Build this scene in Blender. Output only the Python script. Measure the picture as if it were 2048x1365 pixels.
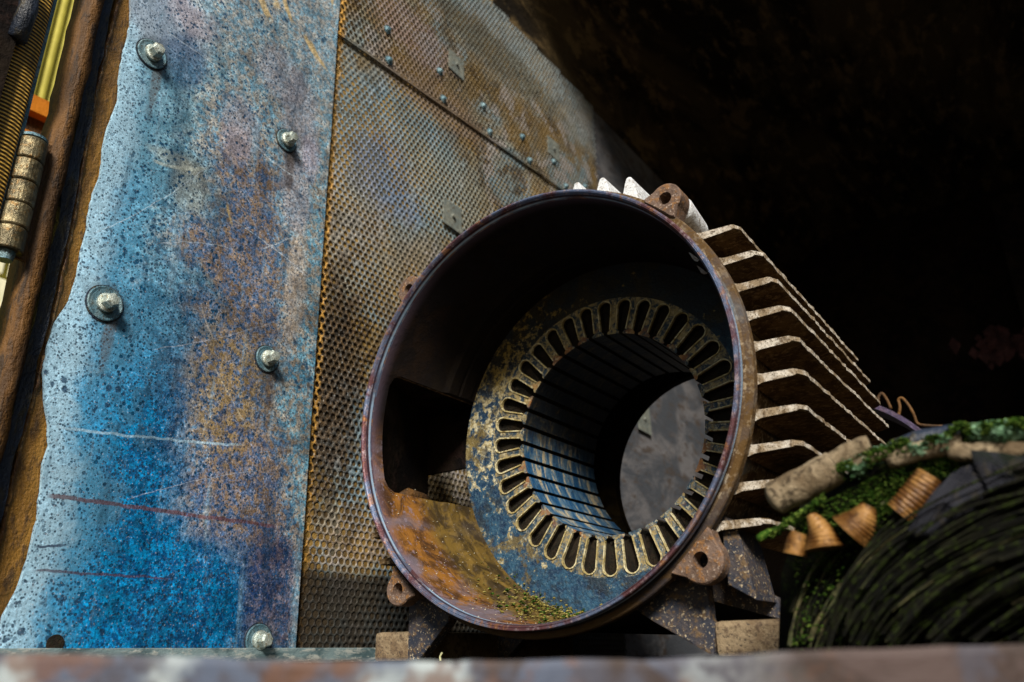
import bpy, bmesh, math, random
import numpy as np
from mathutils import Matrix, Vector
S = 0.2                       # one working unit (the motor's rim radius) is 0.2 m
rnd = random.Random(7)
scene = bpy.context.scene
for o in list(bpy.data.objects):
    bpy.data.objects.remove(o, do_unlink=True)

# ------------------------------------------------------------------ camera
FPX = 1595.0647
_R = np.array([[0.81685, -0.01598, 0.57663], [0.22457, 0.92956, -0.29237], [-0.53134, 0.36832, 0.7629]])
_u, _s, _v = np.linalg.svd(_R); _R = _u @ _v          # rows: right, up, forward; columns x, z(up), y(depth)
_t = np.array([.0399, -.2375, 3.5823]); _O = -_R.T @ _t
RT = np.stack([_R[:, 0], _R[:, 2], _R[:, 1]], 1)      # now columns are world X, Y, Z
CAM = np.array([_O[0], _O[2], _O[1]])
def ray(px, py):
    return RT.T @ np.array([(px - 1024) / FPX, -(py - 682.5) / FPX, 1.0])
def at(px, py, axis, val):
    "point of the world plane (axis 0 X, 1 Y, 2 Z) = val that lies behind photo pixel px, py (working units)"
    d = ray(px, py); return CAM + d * ((val - CAM[axis]) / d[axis])
cam = bpy.data.cameras.new('camera'); co = bpy.data.objects.new('camera', cam); scene.collection.objects.link(co)
cam.sensor_width = 36; cam.lens = FPX / 2048 * 36; cam.clip_start = .01; cam.clip_end = 200
m = Matrix.Identity(4)
for i in range(3):
    m[i][0] = RT[0][i]; m[i][1] = RT[1][i]; m[i][2] = -RT[2][i]; m[i][3] = CAM[i] * S
co.matrix_world = m
cam.dof.use_dof = True; cam.dof.focus_distance = 3.75 * S; cam.dof.aperture_fstop = 6.3
scene.camera = co

# ------------------------------------------------------------------ sky, sun, exposure
SUN = Vector((.45, -.68, .54)).normalized()
w = bpy.data.worlds.new('World'); scene.world = w; w.use_nodes = True
nt = w.node_tree; sky = nt.nodes.new('ShaderNodeTexSky'); sky.sky_type = 'NISHITA'; sky.sun_disc = False
sky.sun_elevation = math.asin(SUN.z); sky.sun_rotation = math.atan2(SUN.x, SUN.y)
sky.air_density = 1.4; sky.dust_density = 1.0
nt.links.new(sky.outputs[0], nt.nodes['Background'].inputs[0]); nt.nodes['Background'].inputs[1].default_value = .05
ld = bpy.data.lights.new('sun', 'SUN'); ld.energy = 5.0; ld.angle = math.radians(15); ld.color = (1, .94, .84)
lo = bpy.data.objects.new('sun', ld); scene.collection.objects.link(lo)
lo.rotation_euler = SUN.to_track_quat('Z', 'Y').to_euler()
scene.view_settings.view_transform = 'Standard'; scene.view_settings.look = 'None'
scene.view_settings.exposure = 0.38; scene.view_settings.gamma = 1
scene.cycles.max_bounces = 6; scene.cycles.diffuse_bounces = 2

# ------------------------------------------------------------------ node helper
class G:
    def __init__(s, name):
        s.m = bpy.data.materials.new(name); s.m.use_nodes = True; s.t = s.m.node_tree; s.b = s.t.nodes['Principled BSDF']
        g = s.t.nodes.new('ShaderNodeNewGeometry'); s.N = g.outputs['Normal']
        v = s.t.nodes.new('ShaderNodeVectorMath'); v.operation = 'SCALE'; v.inputs['Scale'].default_value = 1 / S
        s.t.links.new(g.outputs['Position'], v.inputs[0]); s.P = v.outputs[0]
        q = s.t.nodes.new('ShaderNodeSeparateXYZ'); s.t.links.new(s.P, q.inputs[0]); s.x, s.y, s.z = q.outputs
    def inp(s, sock, v):
        if isinstance(v, bpy.types.NodeSocket): s.t.links.new(v, sock)
        elif isinstance(v, (tuple, list)) and len(v) == 3 and sock.type == 'RGBA': sock.default_value = (*v, 1)
        else: sock.default_value = v
    def noise(s, scale, detail=6, rough=.6, dist=0, stretch=None, off=0):
        n = s.t.nodes.new('ShaderNodeTexNoise'); n.inputs['Scale'].default_value = scale
        n.inputs['Detail'].default_value = detail; n.inputs['Roughness'].default_value = rough; n.inputs['Distortion'].default_value = dist
        s.t.links.new(s.vec(stretch, off), n.inputs['Vector']); return n.outputs['Fac']
    def vec(s, stretch, off):
        if stretch is None and not off: return s.P
        mp = s.t.nodes.new('ShaderNodeMapping'); s.t.links.new(s.P, mp.inputs[0])
        mp.inputs['Scale'].default_value = stretch or (1, 1, 1); mp.inputs['Location'].default_value = (off, off * .7, off * 1.3); return mp.outputs[0]
    def vor(s, scale, feature='F1', stretch=None, off=0, out='Distance'):
        n = s.t.nodes.new('ShaderNodeTexVoronoi'); n.feature = feature; n.inputs['Scale'].default_value = scale
        s.t.links.new(s.vec(stretch, off), n.inputs['Vector']); return n.outputs[out]
    def M(s, op, a, b=0.0, c=0.0):
        n = s.t.nodes.new('ShaderNodeMath'); n.operation = op
        s.inp(n.inputs[0], a); s.inp(n.inputs[1], b); s.inp(n.inputs[2], c); return n.outputs[0]
    def ss(s, v, a, b, lo=0.0, hi=1.0):
        n = s.t.nodes.new('ShaderNodeMapRange'); n.interpolation_type = 'SMOOTHSTEP'
        s.inp(n.inputs[0], v); n.inputs[1].default_value = min(a, b); n.inputs[2].default_value = max(a, b)
        if a > b: lo, hi = hi, lo
        n.inputs[3].default_value = lo; n.inputs[4].default_value = hi; return n.outputs[0]
    def mix(s, f, a, b, mode='MIX'):
        n = s.t.nodes.new('ShaderNodeMix'); n.data_type = 'RGBA'; n.blend_type = mode
        s.inp(n.inputs[0], f); s.inp(n.inputs[6], a); s.inp(n.inputs[7], b); return n.outputs[2]
    def mul(s, *a):
        r = a[0]
        for b in a[1:]: r = s.M('MULTIPLY', r, b)
        return r
    def blob(s, y0, z0, ry, rz, n=None, k=1.0, lo=.55, hi=1.15):
        a = s.M('DIVIDE', s.M('SUBTRACT', s.y, y0), ry); b = s.M('DIVIDE', s.M('SUBTRACT', s.z, z0), rz)
        d = s.M('SQRT', s.M('ADD', s.M('MULTIPLY', a, a), s.M('MULTIPLY', b, b)))
        if n is not None: d = s.M('ADD', d, s.M('MULTIPLY', s.M('SUBTRACT', n, .5), k))
        return s.ss(d, hi, lo)
    def done(s, col, rough=.7, metal=0.0, h=None, strength=.6, dist=.01, spec=.4):
        s.inp(s.b.inputs['Base Color'], col); s.inp(s.b.inputs['Roughness'], rough); s.inp(s.b.inputs['Metallic'], metal)
        s.b.inputs['Specular IOR Level'].default_value = spec
        if h is not None:
            bp = s.t.nodes.new('ShaderNodeBump'); bp.inputs['Strength'].default_value = strength; bp.inputs['Distance'].default_value = dist * S
            s.t.links.new(h, bp.inputs['Height']); s.t.links.new(bp.outputs[0], s.b.inputs['Normal'])
        return s.m
def pxyz(px, py, X=-1.57):
    p = at(px, py, 0, X); return p[1], p[2]

# ------------------------------------------------------------------ materials
def mat_panel():
    g = G('galvanised_blue_sheet')
    n1 = g.noise(2.2, 7, .62, .6); n2 = g.noise(7, 8, .65, .8, off=3); n3 = g.noise(26, 6, .7, .3, off=9)
    n4 = g.noise(90, 3, .6, off=5); fine = g.noise(60, 5, .8, off=2)
    base = g.mix(g.ss(n2, .35, .65), g.mix(g.ss(n3, .42, .58), (.10, .24, .36), (.24, .20, .15)), g.mix(g.ss(n3, .42, .58), (.22, .40, .50), (.40, .38, .33)))
    # brown-violet weathering that takes over to the right and upwards
    violet = g.mix(g.ss(n3, .42, .58), (.085, .13, .26), (.27, .18, .105))
    violet = g.mix(g.mul(g.ss(fine, .50, .64), .8), violet, (.40, .40, .48))
    nb = g.M('ADD', g.M('MULTIPLY', n1, .5), g.M('MULTIPLY', n2, .5))
    def B(px, py, ry, rz, k=2.0, n=nb, **kw):
        y, z = pxyz(px, py); return g.blob(y, z, ry, rz, n, k, **kw)
    c = g.mix(g.mul(B(450, 560, .50, 1.15, 1.6), .85), base, violet)
    c = g.mix(g.mul(B(470, 1000, .42, .60, 1.6), .9), c, violet)
    # saturated blue coat in the lower left
    blue = g.mix(g.ss(n3, .40, .60), (.006, .075, .22), (.03, .27, .58))
    y = g.M('ADD', g.y, g.M('MULTIPLY', g.M('SUBTRACT', n1, .5), 1.5))
    dia = g.M('ADD', y, g.M('MULTIPLY', g.z, .42)); lowm = g.mul(g.ss(dia, -.38, -.92), g.ss(nb, .36, .52, .55, 1.0))
    c = g.mix(g.mul(lowm, .95), c, blue)
    c = g.mix(g.mul(B(330, 1200, .60, .36, 1.2), .9), c, blue)
    c = g.mix(g.mul(g.ss(y, -.62, -1.0), g.ss(g.z, -.2, .9), .85), c, g.mix(g.ss(g.z, .6, 1.8), g.mix(g.ss(n2, .40, .58), (.07, .20, .33), (.22, .46, .62)), g.mix(g.ss(n2, .40, .58), (.20, .36, .45), (.36, .58, .70))))
    c = g.mix(g.mul(g.ss(g.M('ADD', g.z, g.M('MULTIPLY', g.M('SUBTRACT', nb, .5), 3.0)), 1.3, 2.6), .6), c, g.mix(g.ss(n3, .42, .58), (.27, .40, .49), (.44, .46, .45)))
    # pale, almost bare band along the torn edge
    edge = g.ss(g.M('ADD', g.y, g.M('MULTIPLY', g.M('SUBTRACT', nb, .5), .9)), -.80, -1.16)
    c = g.mix(g.mul(edge, .85), c, (.17, .40, .60))
    c = g.mix(g.mul(B(545, 1190, .22, .40, 1.2), .85), c, g.mix(g.ss(n3, .42, .58), (.03, .05, .14), (.14, .12, .17)))
    c = g.mix(g.mul(B(290, 180, .40, .55, 1.6), .45), c, (.20, .34, .40))
    c = g.mix(g.mul(g.ss(g.M('ADD', g.y, g.M('MULTIPLY', g.M('SUBTRACT', nb, .5), .5)), -1.09, -1.24), .85), c, (.58, .83, 1.0))
    # ochre film, pinkish and grey wipes
    c = g.mix(g.mul(B(450, 790, .26, .42, 1.5), g.ss(n3, .38, .56), .6), c, (.38, .28, .13))
    c = g.mix(g.mul(B(590, 560, .09, .50, 1.6), .7), c, (.50, .43, .36))
    for px, py, ry, rz in ((600, 250, .16, .40), (330, 30, .30, .30), (480, 250, .15, .22), (590, 400, .14, .30), (560, 150, .2, .2)):
        c = g.mix(g.mul(B(px, py, ry, rz, 1.8), .62), c, (.40, .40, .46))
    c = g.mix(g.mul(B(470, 285, .13, .15, 2.6), .5), c, (.50, .42, .44))
    c = g.mix(g.mul(B(380, 30, .20, .16, 2.6), .5), c, (.48, .40, .43))
    c = g.mix(g.mul(B(620, 320, .09, .18, 2.4), .55), c, (.50, .46, .56))
    c = g.mix(g.mul(B(345, 320, .16, .05, 1.2), .6), c, (.42, .46, .42))
    c = g.mix(g.mul(B(380, 375, .12, .20, 1.6), .5), c, (.40, .38, .30))
    c = g.mix(g.mul(B(370, 125, .16, .20, 1.6), .6), c, (.07, .13, .25))
    # flakes of old cream varnish at the top
    # speckle: dark corrosion points, dense on the blue, light pin points elsewhere
    v = g.vor(30, off=1); vs = g.M('ADD', v, g.M('MULTIPLY', g.M('SUBTRACT', g.noise(5, 4, .6, off=11), .5), -.55))
    sp = g.ss(vs, .27, .20)
    c = g.mix(g.mul(sp, g.ss(g.y, .05, -.5), g.ss(g.y, -1.32, -1.0, .35, 1), .9), c, (.012, .06, .13))
    v2 = g.vor(62, off=4); vs2 = g.M('ADD', v2, g.M('MULTIPLY', g.M('SUBTRACT', n2, .5), -.8))
    c = g.mix(g.mul(g.ss(vs2, .36, .20), .85), c, (.02, .04, .07))
    v5 = g.vor(17, off=24); c = g.mix(g.mul(g.ss(g.M('ADD', v5, g.M('MULTIPLY', g.M('SUBTRACT', n3, .5), 1.1)), .26, .14), g.ss(n1, .42, .56), .85), c, (.02, .045, .09))
    v4 = g.vor(46, off=14); c = g.mix(g.mul(g.ss(v4, .20, .12), g.ss(g.y, -.9, -.3), g.ss(n2, .4, .6), .8), c, (.30, .14, .03))
    c = g.mix(g.mul(g.ss(n4, .60, .70), .7), c, (.50, .52, .58))
    c = g.mix(g.mul(g.ss(n4, .43, .34), .6), c, (.035, .05, .08))
    # rain streaks, fine wipe marks, dirt round the bolts
    stv = g.noise(9, 6, .6, .2, stretch=(1, 1, .10), off=33); c = g.mix(g.mul(g.ss(stv, .56, .66), .45), c, (.03, .06, .10)); c = g.mix(g.mul(g.ss(stv, .44, .34), .40), c, (.30, .44, .54))
    for px, py in ((305, 108), (574, 281), (211, 607), (535, 718), (518, 1281)):
        c = g.mix(g.mul(B(px + 4, py + 8, .11, .13, 1.2, n2), .6), c, (.05, .06, .06)); c = g.mix(g.mul(B(px + 6, py + 55, .035, .24, 1.0, n2), .5), c, (.12, .075, .04))
    # scratches and gouges
    def line(x0, y0, x1, y1, wd, col, f=.9, bow=0.0):
        nonlocal c
        a, b = pxyz(x0, y0), pxyz(x1, y1)
        L = math.hypot(b[0] - a[0], b[1] - a[1]); ux, uz = (b[0] - a[0]) / L, (b[1] - a[1]) / L
        du = g.M('ADD', g.M('MULTIPLY', g.M('SUBTRACT', g.y, a[0]), ux), g.M('MULTIPLY', g.M('SUBTRACT', g.z, a[1]), uz))
        dv = g.M('SUBTRACT', g.M('MULTIPLY', g.M('SUBTRACT', g.z, a[1]), ux), g.M('MULTIPLY', g.M('SUBTRACT', g.y, a[0]), uz))
        k = g.M('DIVIDE', du, L); dv = g.M('ADD', dv, g.M('MULTIPLY', g.M('MULTIPLY', k, g.M('SUBTRACT', 1.0, k)), bow))
        dv = g.M('ADD', dv, g.M('MULTIPLY', g.M('SUBTRACT', n2, .5), .03))
        mk = g.mul(g.ss(g.M('ABSOLUTE', dv), wd, wd * .5), g.ss(du, 0, .04), g.ss(du, L, L - .08), g.ss(n3, .3, .45), f)
        c = g.mix(mk, c, col)
    line(88, 990, 560, 1055, .012, (.13, .06, .06), .8); line(60, 1141, 350, 1158, .007, (.09, .05, .07), .75); line(60, 1095, 150, 1090, .007, (.05, .07, .12))
    line(100, 852, 490, 890, .008, (.45, .62, .74), .6, .05); line(500, 280, 600, 360, .005, (.6, .68, .75), .7, .1)
    line(430, 420, 620, 560, .005, (.55, .62, .7), .6, -.1); line(180, 470, 420, 330, .003, (.6, .7, .78), .5, .1); line(300, 700, 560, 640, .003, (.5, .52, .58), .5, .08); line(250, 1000, 520, 940, .003, (.45, .5, .6), .5, -.06); line(400, 600, 440, 700, .006, (.55, .48, .4), .5, .08); line(330, 60, 480, 160, .004, (.6, .66, .7), .5, .05); line(310, 490, 470, 500, .004, (.55, .62, .7), .5, -.1)
    line(300, 320, 420, 335, .012, (.52, .56, .5), .6, .12); line(560, 300, 545, 420, .006, (.42, .46, .5), .5, .1)
    CR = (.56, .43, .23)
    for q in ((512, -30, 545, 52, .035), (540, -30, 560, 30, .04), (560, -30, 588, 56, .022), (606, 66, 640, 128, .022), (616, 78, 658, 150, .020), (664, -20, 668, 26, .016), (452, 402, 470, 468, .010), (404, 0, 412, 14, .01)): line(*q, CR, .85, .04)
    line(425, 730, 500, 870, .006, (.55, .5, .4), .5); line(520, 500, 600, 470, .004, (.6, .66, .7), .6)
    c = g.mix(.16, c, (.0, .02, .05)); gam = g.t.nodes.new('ShaderNodeHueSaturation'); gam.inputs['Saturation'].default_value = 1.15; g.t.links.new(c, gam.inputs['Color']); c = gam.outputs[0]
    gr = g.noise(105, 2, .6, off=21); gr2 = g.noise(48, 4, .75, off=23)
    big = g.ss(nb, .36, .64, .60, 1.38)
    gv = g.mul(big, g.ss(gr, .30, .70, .68, 1.36), g.ss(gr2, .32, .68, .62, 1.4)); cv = g.t.nodes.new('ShaderNodeVectorMath'); cv.operation = 'SCALE'
    g.t.links.new(c, cv.inputs[0]); gv = g.M('ADD', g.M('MULTIPLY', gv, g.M('SUBTRACT', 1.0, g.mul(edge, .55))), g.mul(edge, .55)); g.t.links.new(gv, cv.inputs['Scale']); c = cv.outputs[0]
    h = g.M('ADD', g.M('MULTIPLY', n3, .5), g.M('MULTIPLY', n4, .4)); h = g.M('SUBTRACT', h, g.M('MULTIPLY', sp, .3))
    return g.done(c, g.ss(n2, .3, .7, .38, .62), .25, h, .45, .012)
def mat_perf(far=False):
    g = G('perforated_galvanised_sheet' if not far else 'far_perforated_sheet')
    n1 = g.noise(1.3, 6, .6, .5); n2 = g.noise(5, 7, .65, .8, off=3); n3 = g.noise(22, 5, .7, off=6); n4 = g.noise(80, 3, .6)
    c = g.mix(g.ss(n2, .38, .62), (.25, .165, .065), (.28, .27, .20))
    c = g.mix(g.mul(g.ss(n1, .45, .62), .7), c, (.15, .30, .40))
    c = g.mix(g.mul(g.ss(g.noise(1.1, 5, .6, .8, off=17), .46, .56), .85), c, (.20, .125, .035))
    c = g.mix(g.mul(g.ss(g.noise(3, 5, .6, .8, off=27), .54, .62), .8), c, (.40, .37, .36)); c = g.mix(g.mul(g.ss(g.noise(4, 6, .65, .5, off=37), .54, .62), .85), c, (.04, .025, .01))
    def B(px, py, ry, rz, k=1.2):
        y, z = pxyz(px, py, -1.6); return g.blob(y, z, ry, rz, n2, k)
    for px, py, ry, rz, col, f in ((800, 300, 1.0, .7, (.20, .36, .46), .6), (700, 420, .35, .5, (.40, .42, .42), .6), (780, 360, .45, .4, (.14, .17, .34), .5),
                                   (900, 390, .7, .4, (.36, .37, .30), .6), (820, 70, .55, .3, (.40, .29, .28), .6), (980, 60, 1.2, .6, (.25, .34, .38), .7),
                                   (1130, 200, 2., .5, (.30, .36, .38), .6), (760, 520, .9, .5, (.30, .27, .22), .6), (730, 960, .35, .35, (.22, .38, .48), .7),
                                   (700, 1080, .35, .22, (.42, .34, .28), .55), (870, 200, .8, .22, (.26, .18, .12), .8), (1000, 120, 1.2, .25, (.10, .085, .04), .7)):
        c = g.mix(g.mul(B(px, py, ry, rz), f), c, col)
    soot = B(650, 760, .42, .95, 1.8)
    c = g.mix(g.mul(soot, .9), c, g.mix(g.ss(n3, .4, .6), (.016, .011, .007), (.13, .075, .03)))
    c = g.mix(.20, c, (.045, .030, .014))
    # rusty lip where the sheet comes out from under the blue one
    yb = g.M('ADD', g.y, g.M('MULTIPLY', g.z, .0143))
    c = g.mix(g.mul(g.ss(g.M('ADD', yb, g.M('MULTIPLY', n3, .10)), .29, .25), .95), c, (.62, .33, .06))
    c = g.mix(g.mul(g.ss(n4, .58, .68), .6), c, (.40, .42, .42)); c = g.mix(g.mul(g.ss(n4, .43, .35), .7), c, (.03, .022, .015))
    c = g.mix(g.mul(g.ss(g.M('ADD', g.z, g.M('MULTIPLY', n2, .08)), -.55, -.63), .9), c, (.016, .012, .008))  # shadow band along the wall foot, painted into the sheet colour
    h = g.M('ADD', g.M('MULTIPLY', n3, .6), g.M('MULTIPLY', n4, .4)); h = g.M('ADD', h, g.mul(soot, g.noise(30, 4, .7, off=8), 3.0))
    return g.done(c, .6, .2, h, .6, .016)
def mat_simple(name, cols, scale=6, rough=.75, metal=0.0, bump=.5, dist=.012, spec=.35, speck=None, stretch=None):
    g = G(name); n = g.noise(scale, 7, .65, .6, stretch=stretch); n2 = g.noise(scale * 4.3, 5, .7, .2, stretch=stretch, off=3); n3 = g.noise(scale * 13, 3, .6, off=7)
    c = cols[0]
    if len(cols) > 1: c = g.mix(g.ss(n, .42, .60), cols[0], cols[1])
    if len(cols) > 2: c = g.mix(g.mul(g.ss(n2, .50, .64), .85), c, cols[2])
    if speck: c = g.mix(g.mul(g.ss(n3, *speck[:2]), .9), c, speck[2])
    h = g.M('ADD', n2, g.M('MULTIPLY', n3, .5))
    return g.done(c, rough, metal, h, bump, dist, spec)
def radial(g):
    return g.M('SQRT', g.M('ADD', g.M('MULTIPLY', g.x, g.x), g.M('MULTIPLY', g.z, g.z)))
def mat_housing():
    g = G('cast_iron_housing'); r = radial(g)
    n1 = g.noise(2.5, 6, .6, .5); n2 = g.noise(9, 7, .68, .8, off=3); n3 = g.noise(34, 5, .7, off=5); n4 = g.noise(110, 3, .6, off=6)
    # outside: old cream-grey paint worn to brown; inside: machined bore with rust
    outc = g.mix(g.ss(n2, .42, .60), (.06, .034, .016), (.13, .085, .045)); outc = g.mix(g.mul(g.ss(n3, .52, .60), .6), outc, (.36, .29, .20))
    outc = g.mix(g.mul(g.ss(n1, .55, .65), .6), outc, (.10, .15, .20))
    inc = g.mix(g.ss(n2, .40, .62), (.045, .020, .007), (.20, .085, .014)); inc = g.mix(g.mul(g.ss(g.noise(3, 6, .6, 1., stretch=(1, .4, 1), off=9), .46, .60), .85), inc, (.12, .10, .12))
    inc = g.mix(g.mul(g.ss(n3, .55, .66), .6), inc, (.20, .16, .20))
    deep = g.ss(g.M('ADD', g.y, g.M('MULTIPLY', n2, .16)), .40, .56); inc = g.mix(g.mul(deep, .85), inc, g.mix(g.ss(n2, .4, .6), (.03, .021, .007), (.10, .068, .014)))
    v = g.vor(55, off=3); inc = g.mix(g.mul(g.ss(v, .14, .08), g.ss(g.z, -.1, -.6), g.ss(g.noise(6, off=4), .48, .6), .6), inc, (.40, .31, .21))
    top = g.ss(g.M('ADD', g.z, g.M('MULTIPLY', n2, .2)), -.10, .22); inc = g.mix(g.mul(top, .96), inc, (.004, .0028, .0028))      # shade painted in: upper half of the inside nearly black
    outc = g.mix(g.mul(g.ss(g.M('ADD', g.z, g.M('MULTIPLY', n2, .1)), -.45, -.62), .92), outc, (.018, .018, .022)); c = g.mix(g.mul(g.ss(g.y, .13, .02), .55), inc, (.14, .10, .14)); inc = c; c = g.mix(g.ss(r, .9835, .986), c, outc)  # outc: shade under the belly painted into the hull colour
    # machined lip: brown-violet with bluish bare steel; bright blue band is painted-in sky shine
    lip = g.mix(g.ss(g.noise(4, 6, .6, .6, off=12), .44, .58), (.11, .05, .055), (.11, .14, .22)); lip = g.mix(g.mul(g.ss(n3, .52, .62), .6), lip, (.34, .27, .28))
    lip = g.mix(g.mul(g.ss(n2, .54, .62), .6), lip, (.34, .15, .04)); lip = g.mix(g.mul(g.ss(g.y, .028, .030), g.ss(g.y, .044, .040), g.ss(g.noise(1.5, 4, off=3), .40, .5), .85), lip, (.42, .60, .80)); lip = g.mix(g.mul(g.ss(g.y, .026, .024), g.ss(g.y, .015, .018), .9), lip, (.03, .02, .03))
    lipm = g.mul(g.ss(g.y, .056, .05), g.ss(r, .955, .96)); c = g.mix(lipm, c, lip)
    c = g.mix(g.mul(g.ss(g.y, .13, .12), g.ss(r, 1.004, 1.008), .6), c, g.mix(g.ss(n2, .45, .6), (.10, .055, .015), (.04, .03, .03)))
    h = g.M('ADD', g.M('MULTIPLY', n3, .6), g.M('MULTIPLY', n4, .5))
    g.inp(g.b.inputs['Roughness'], .6); m_ = g.done(c, g.M('SUBTRACT', .82, g.M('MULTIPLY', lipm, .40)), g.M('MULTIPLY', lipm, .45), h, .5, .012, .12); return m_
def mat_core(tip=False):
    g = G('varnished_stator_core'); r = radial(g); n1 = g.noise(2.6, 7, .7, .3); n2 = g.noise(15, 9, .78, .15, off=4); n3 = g.noise(60, 4, .7, off=6)
    navy = g.mix(g.ss(n2, .42, .6), (.006, .028, .068), (.022, .085, .15)); navy = g.mix(g.mul(g.ss(n3, .54, .64), .6), navy, (.07, .13, .17))
    cream = g.mix(g.ss(n3, .4, .6), (.26, .20, .08), (.56, .51, .34)); th_k = .012
    left = g.ss(g.x, -.05, -.60); up = g.ss(g.z, -.50, .10); near = g.ss(r, .88, .76)
    th = g.M('ADD', g.M('MULTIPLY', n2, .75), g.M('MULTIPLY', n1, .25)); th = g.M('ADD', th, g.mul(left, up, .075)); th = g.M('ADD', th, g.M('MULTIPLY', near, .03)); th = g.M('ADD', th, g.M('MULTIPLY', left, .02))
    c = g.mix(g.ss(th, .588, .612), navy, cream); c = g.mix(g.mul(g.ss(g.noise(7, 7, .7, .3, off=44), .50, .60), .7), c, (.012, .013, .014))
    c = g.mix(g.mul(g.ss(g.M('ADD', n1, g.M('MULTIPLY', up, .06)), .55, .60), .75), c, (.13, .090, .018))
    c = g.mix(g.mul(g.ss(g.z, .15, .55), .85), c, g.mix(g.ss(th, .60, .64), (.008, .007, .005), (.22, .15, .03)))  # shade painted in: core face darkens towards the top
    if tip:
        st = g.noise(7, 6, .7, .8, stretch=(.6, 3.2, .6), off=2)
        c = g.mix(g.ss(st, .42, .50), (.012, .045, .10), (.05, .09, .13)); c = g.mix(g.mul(g.ss(st, .53, .62), .9), c, (.36, .27, .14)); c = g.mix(g.mul(g.ss(n3, .56, .64), .7), c, (.015, .02, .03))
        c = g.mix(g.mul(g.ss(g.z, -.05, .25), .92), c, g.mix(g.ss(n2, .54, .64), (.012, .010, .008), (.07, .045, .014)))  # shade painted over the upper tips
    return g.done(c, g.ss(n2, .3, .7, .38, .7), .1, g.M('ADD', n3, n2), .55, .014)
def mat_tooth():
    g = G('stator_tooth_steel'); r = radial(g); n2 = g.noise(16, 8, .7, 1., off=4); n3 = g.noise(50, 5, .7, off=6)
    c = g.mix(g.ss(n2, .44, .58), (.012, .030, .050), (.30, .23, .10)); c = g.mix(g.mul(g.ss(g.z, .2, -.3), g.ss(n3, .44, .56), .8), c, (.03, .08, .13))
    c = g.mix(g.mul(g.ss(r, .60, .56), g.ss(g.noise(9, off=31), .50, .60), .7), c, (.30, .11, .02)); c = g.mix(g.mul(g.ss(n3, .55, .64), .7), c, (.52, .45, .28))
    st = g.noise(9, 6, .7, .8, stretch=(.5, 2.2, .5), off=2); tip = g.mul(g.ss(r, .545, .5405), g.ss(g.y, .805, .812))
    t = g.mix(g.ss(st, .42, .52), (.012, .07, .17), (.08, .16, .24)); t = g.mix(g.mul(g.ss(st, .53, .60), .9), t, (.52, .42, .25)); t = g.mix(g.mul(g.ss(n3, .56, .64), .7), t, (.015, .02, .03))
    t = g.mix(g.mul(g.ss(g.M('ADD', g.z, g.M('MULTIPLY', n2, .2)), .0, .25), .93), t, g.mix(g.ss(n2, .54, .64), (.010, .009, .008), (.06, .04, .012)))  # upper tooth tips painted nearly black for the shade inside the bore
    c = g.mix(tip, c, t)
    return g.done(c, .5, .15, g.M('ADD', n3, n2), .5, .012)
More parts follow.
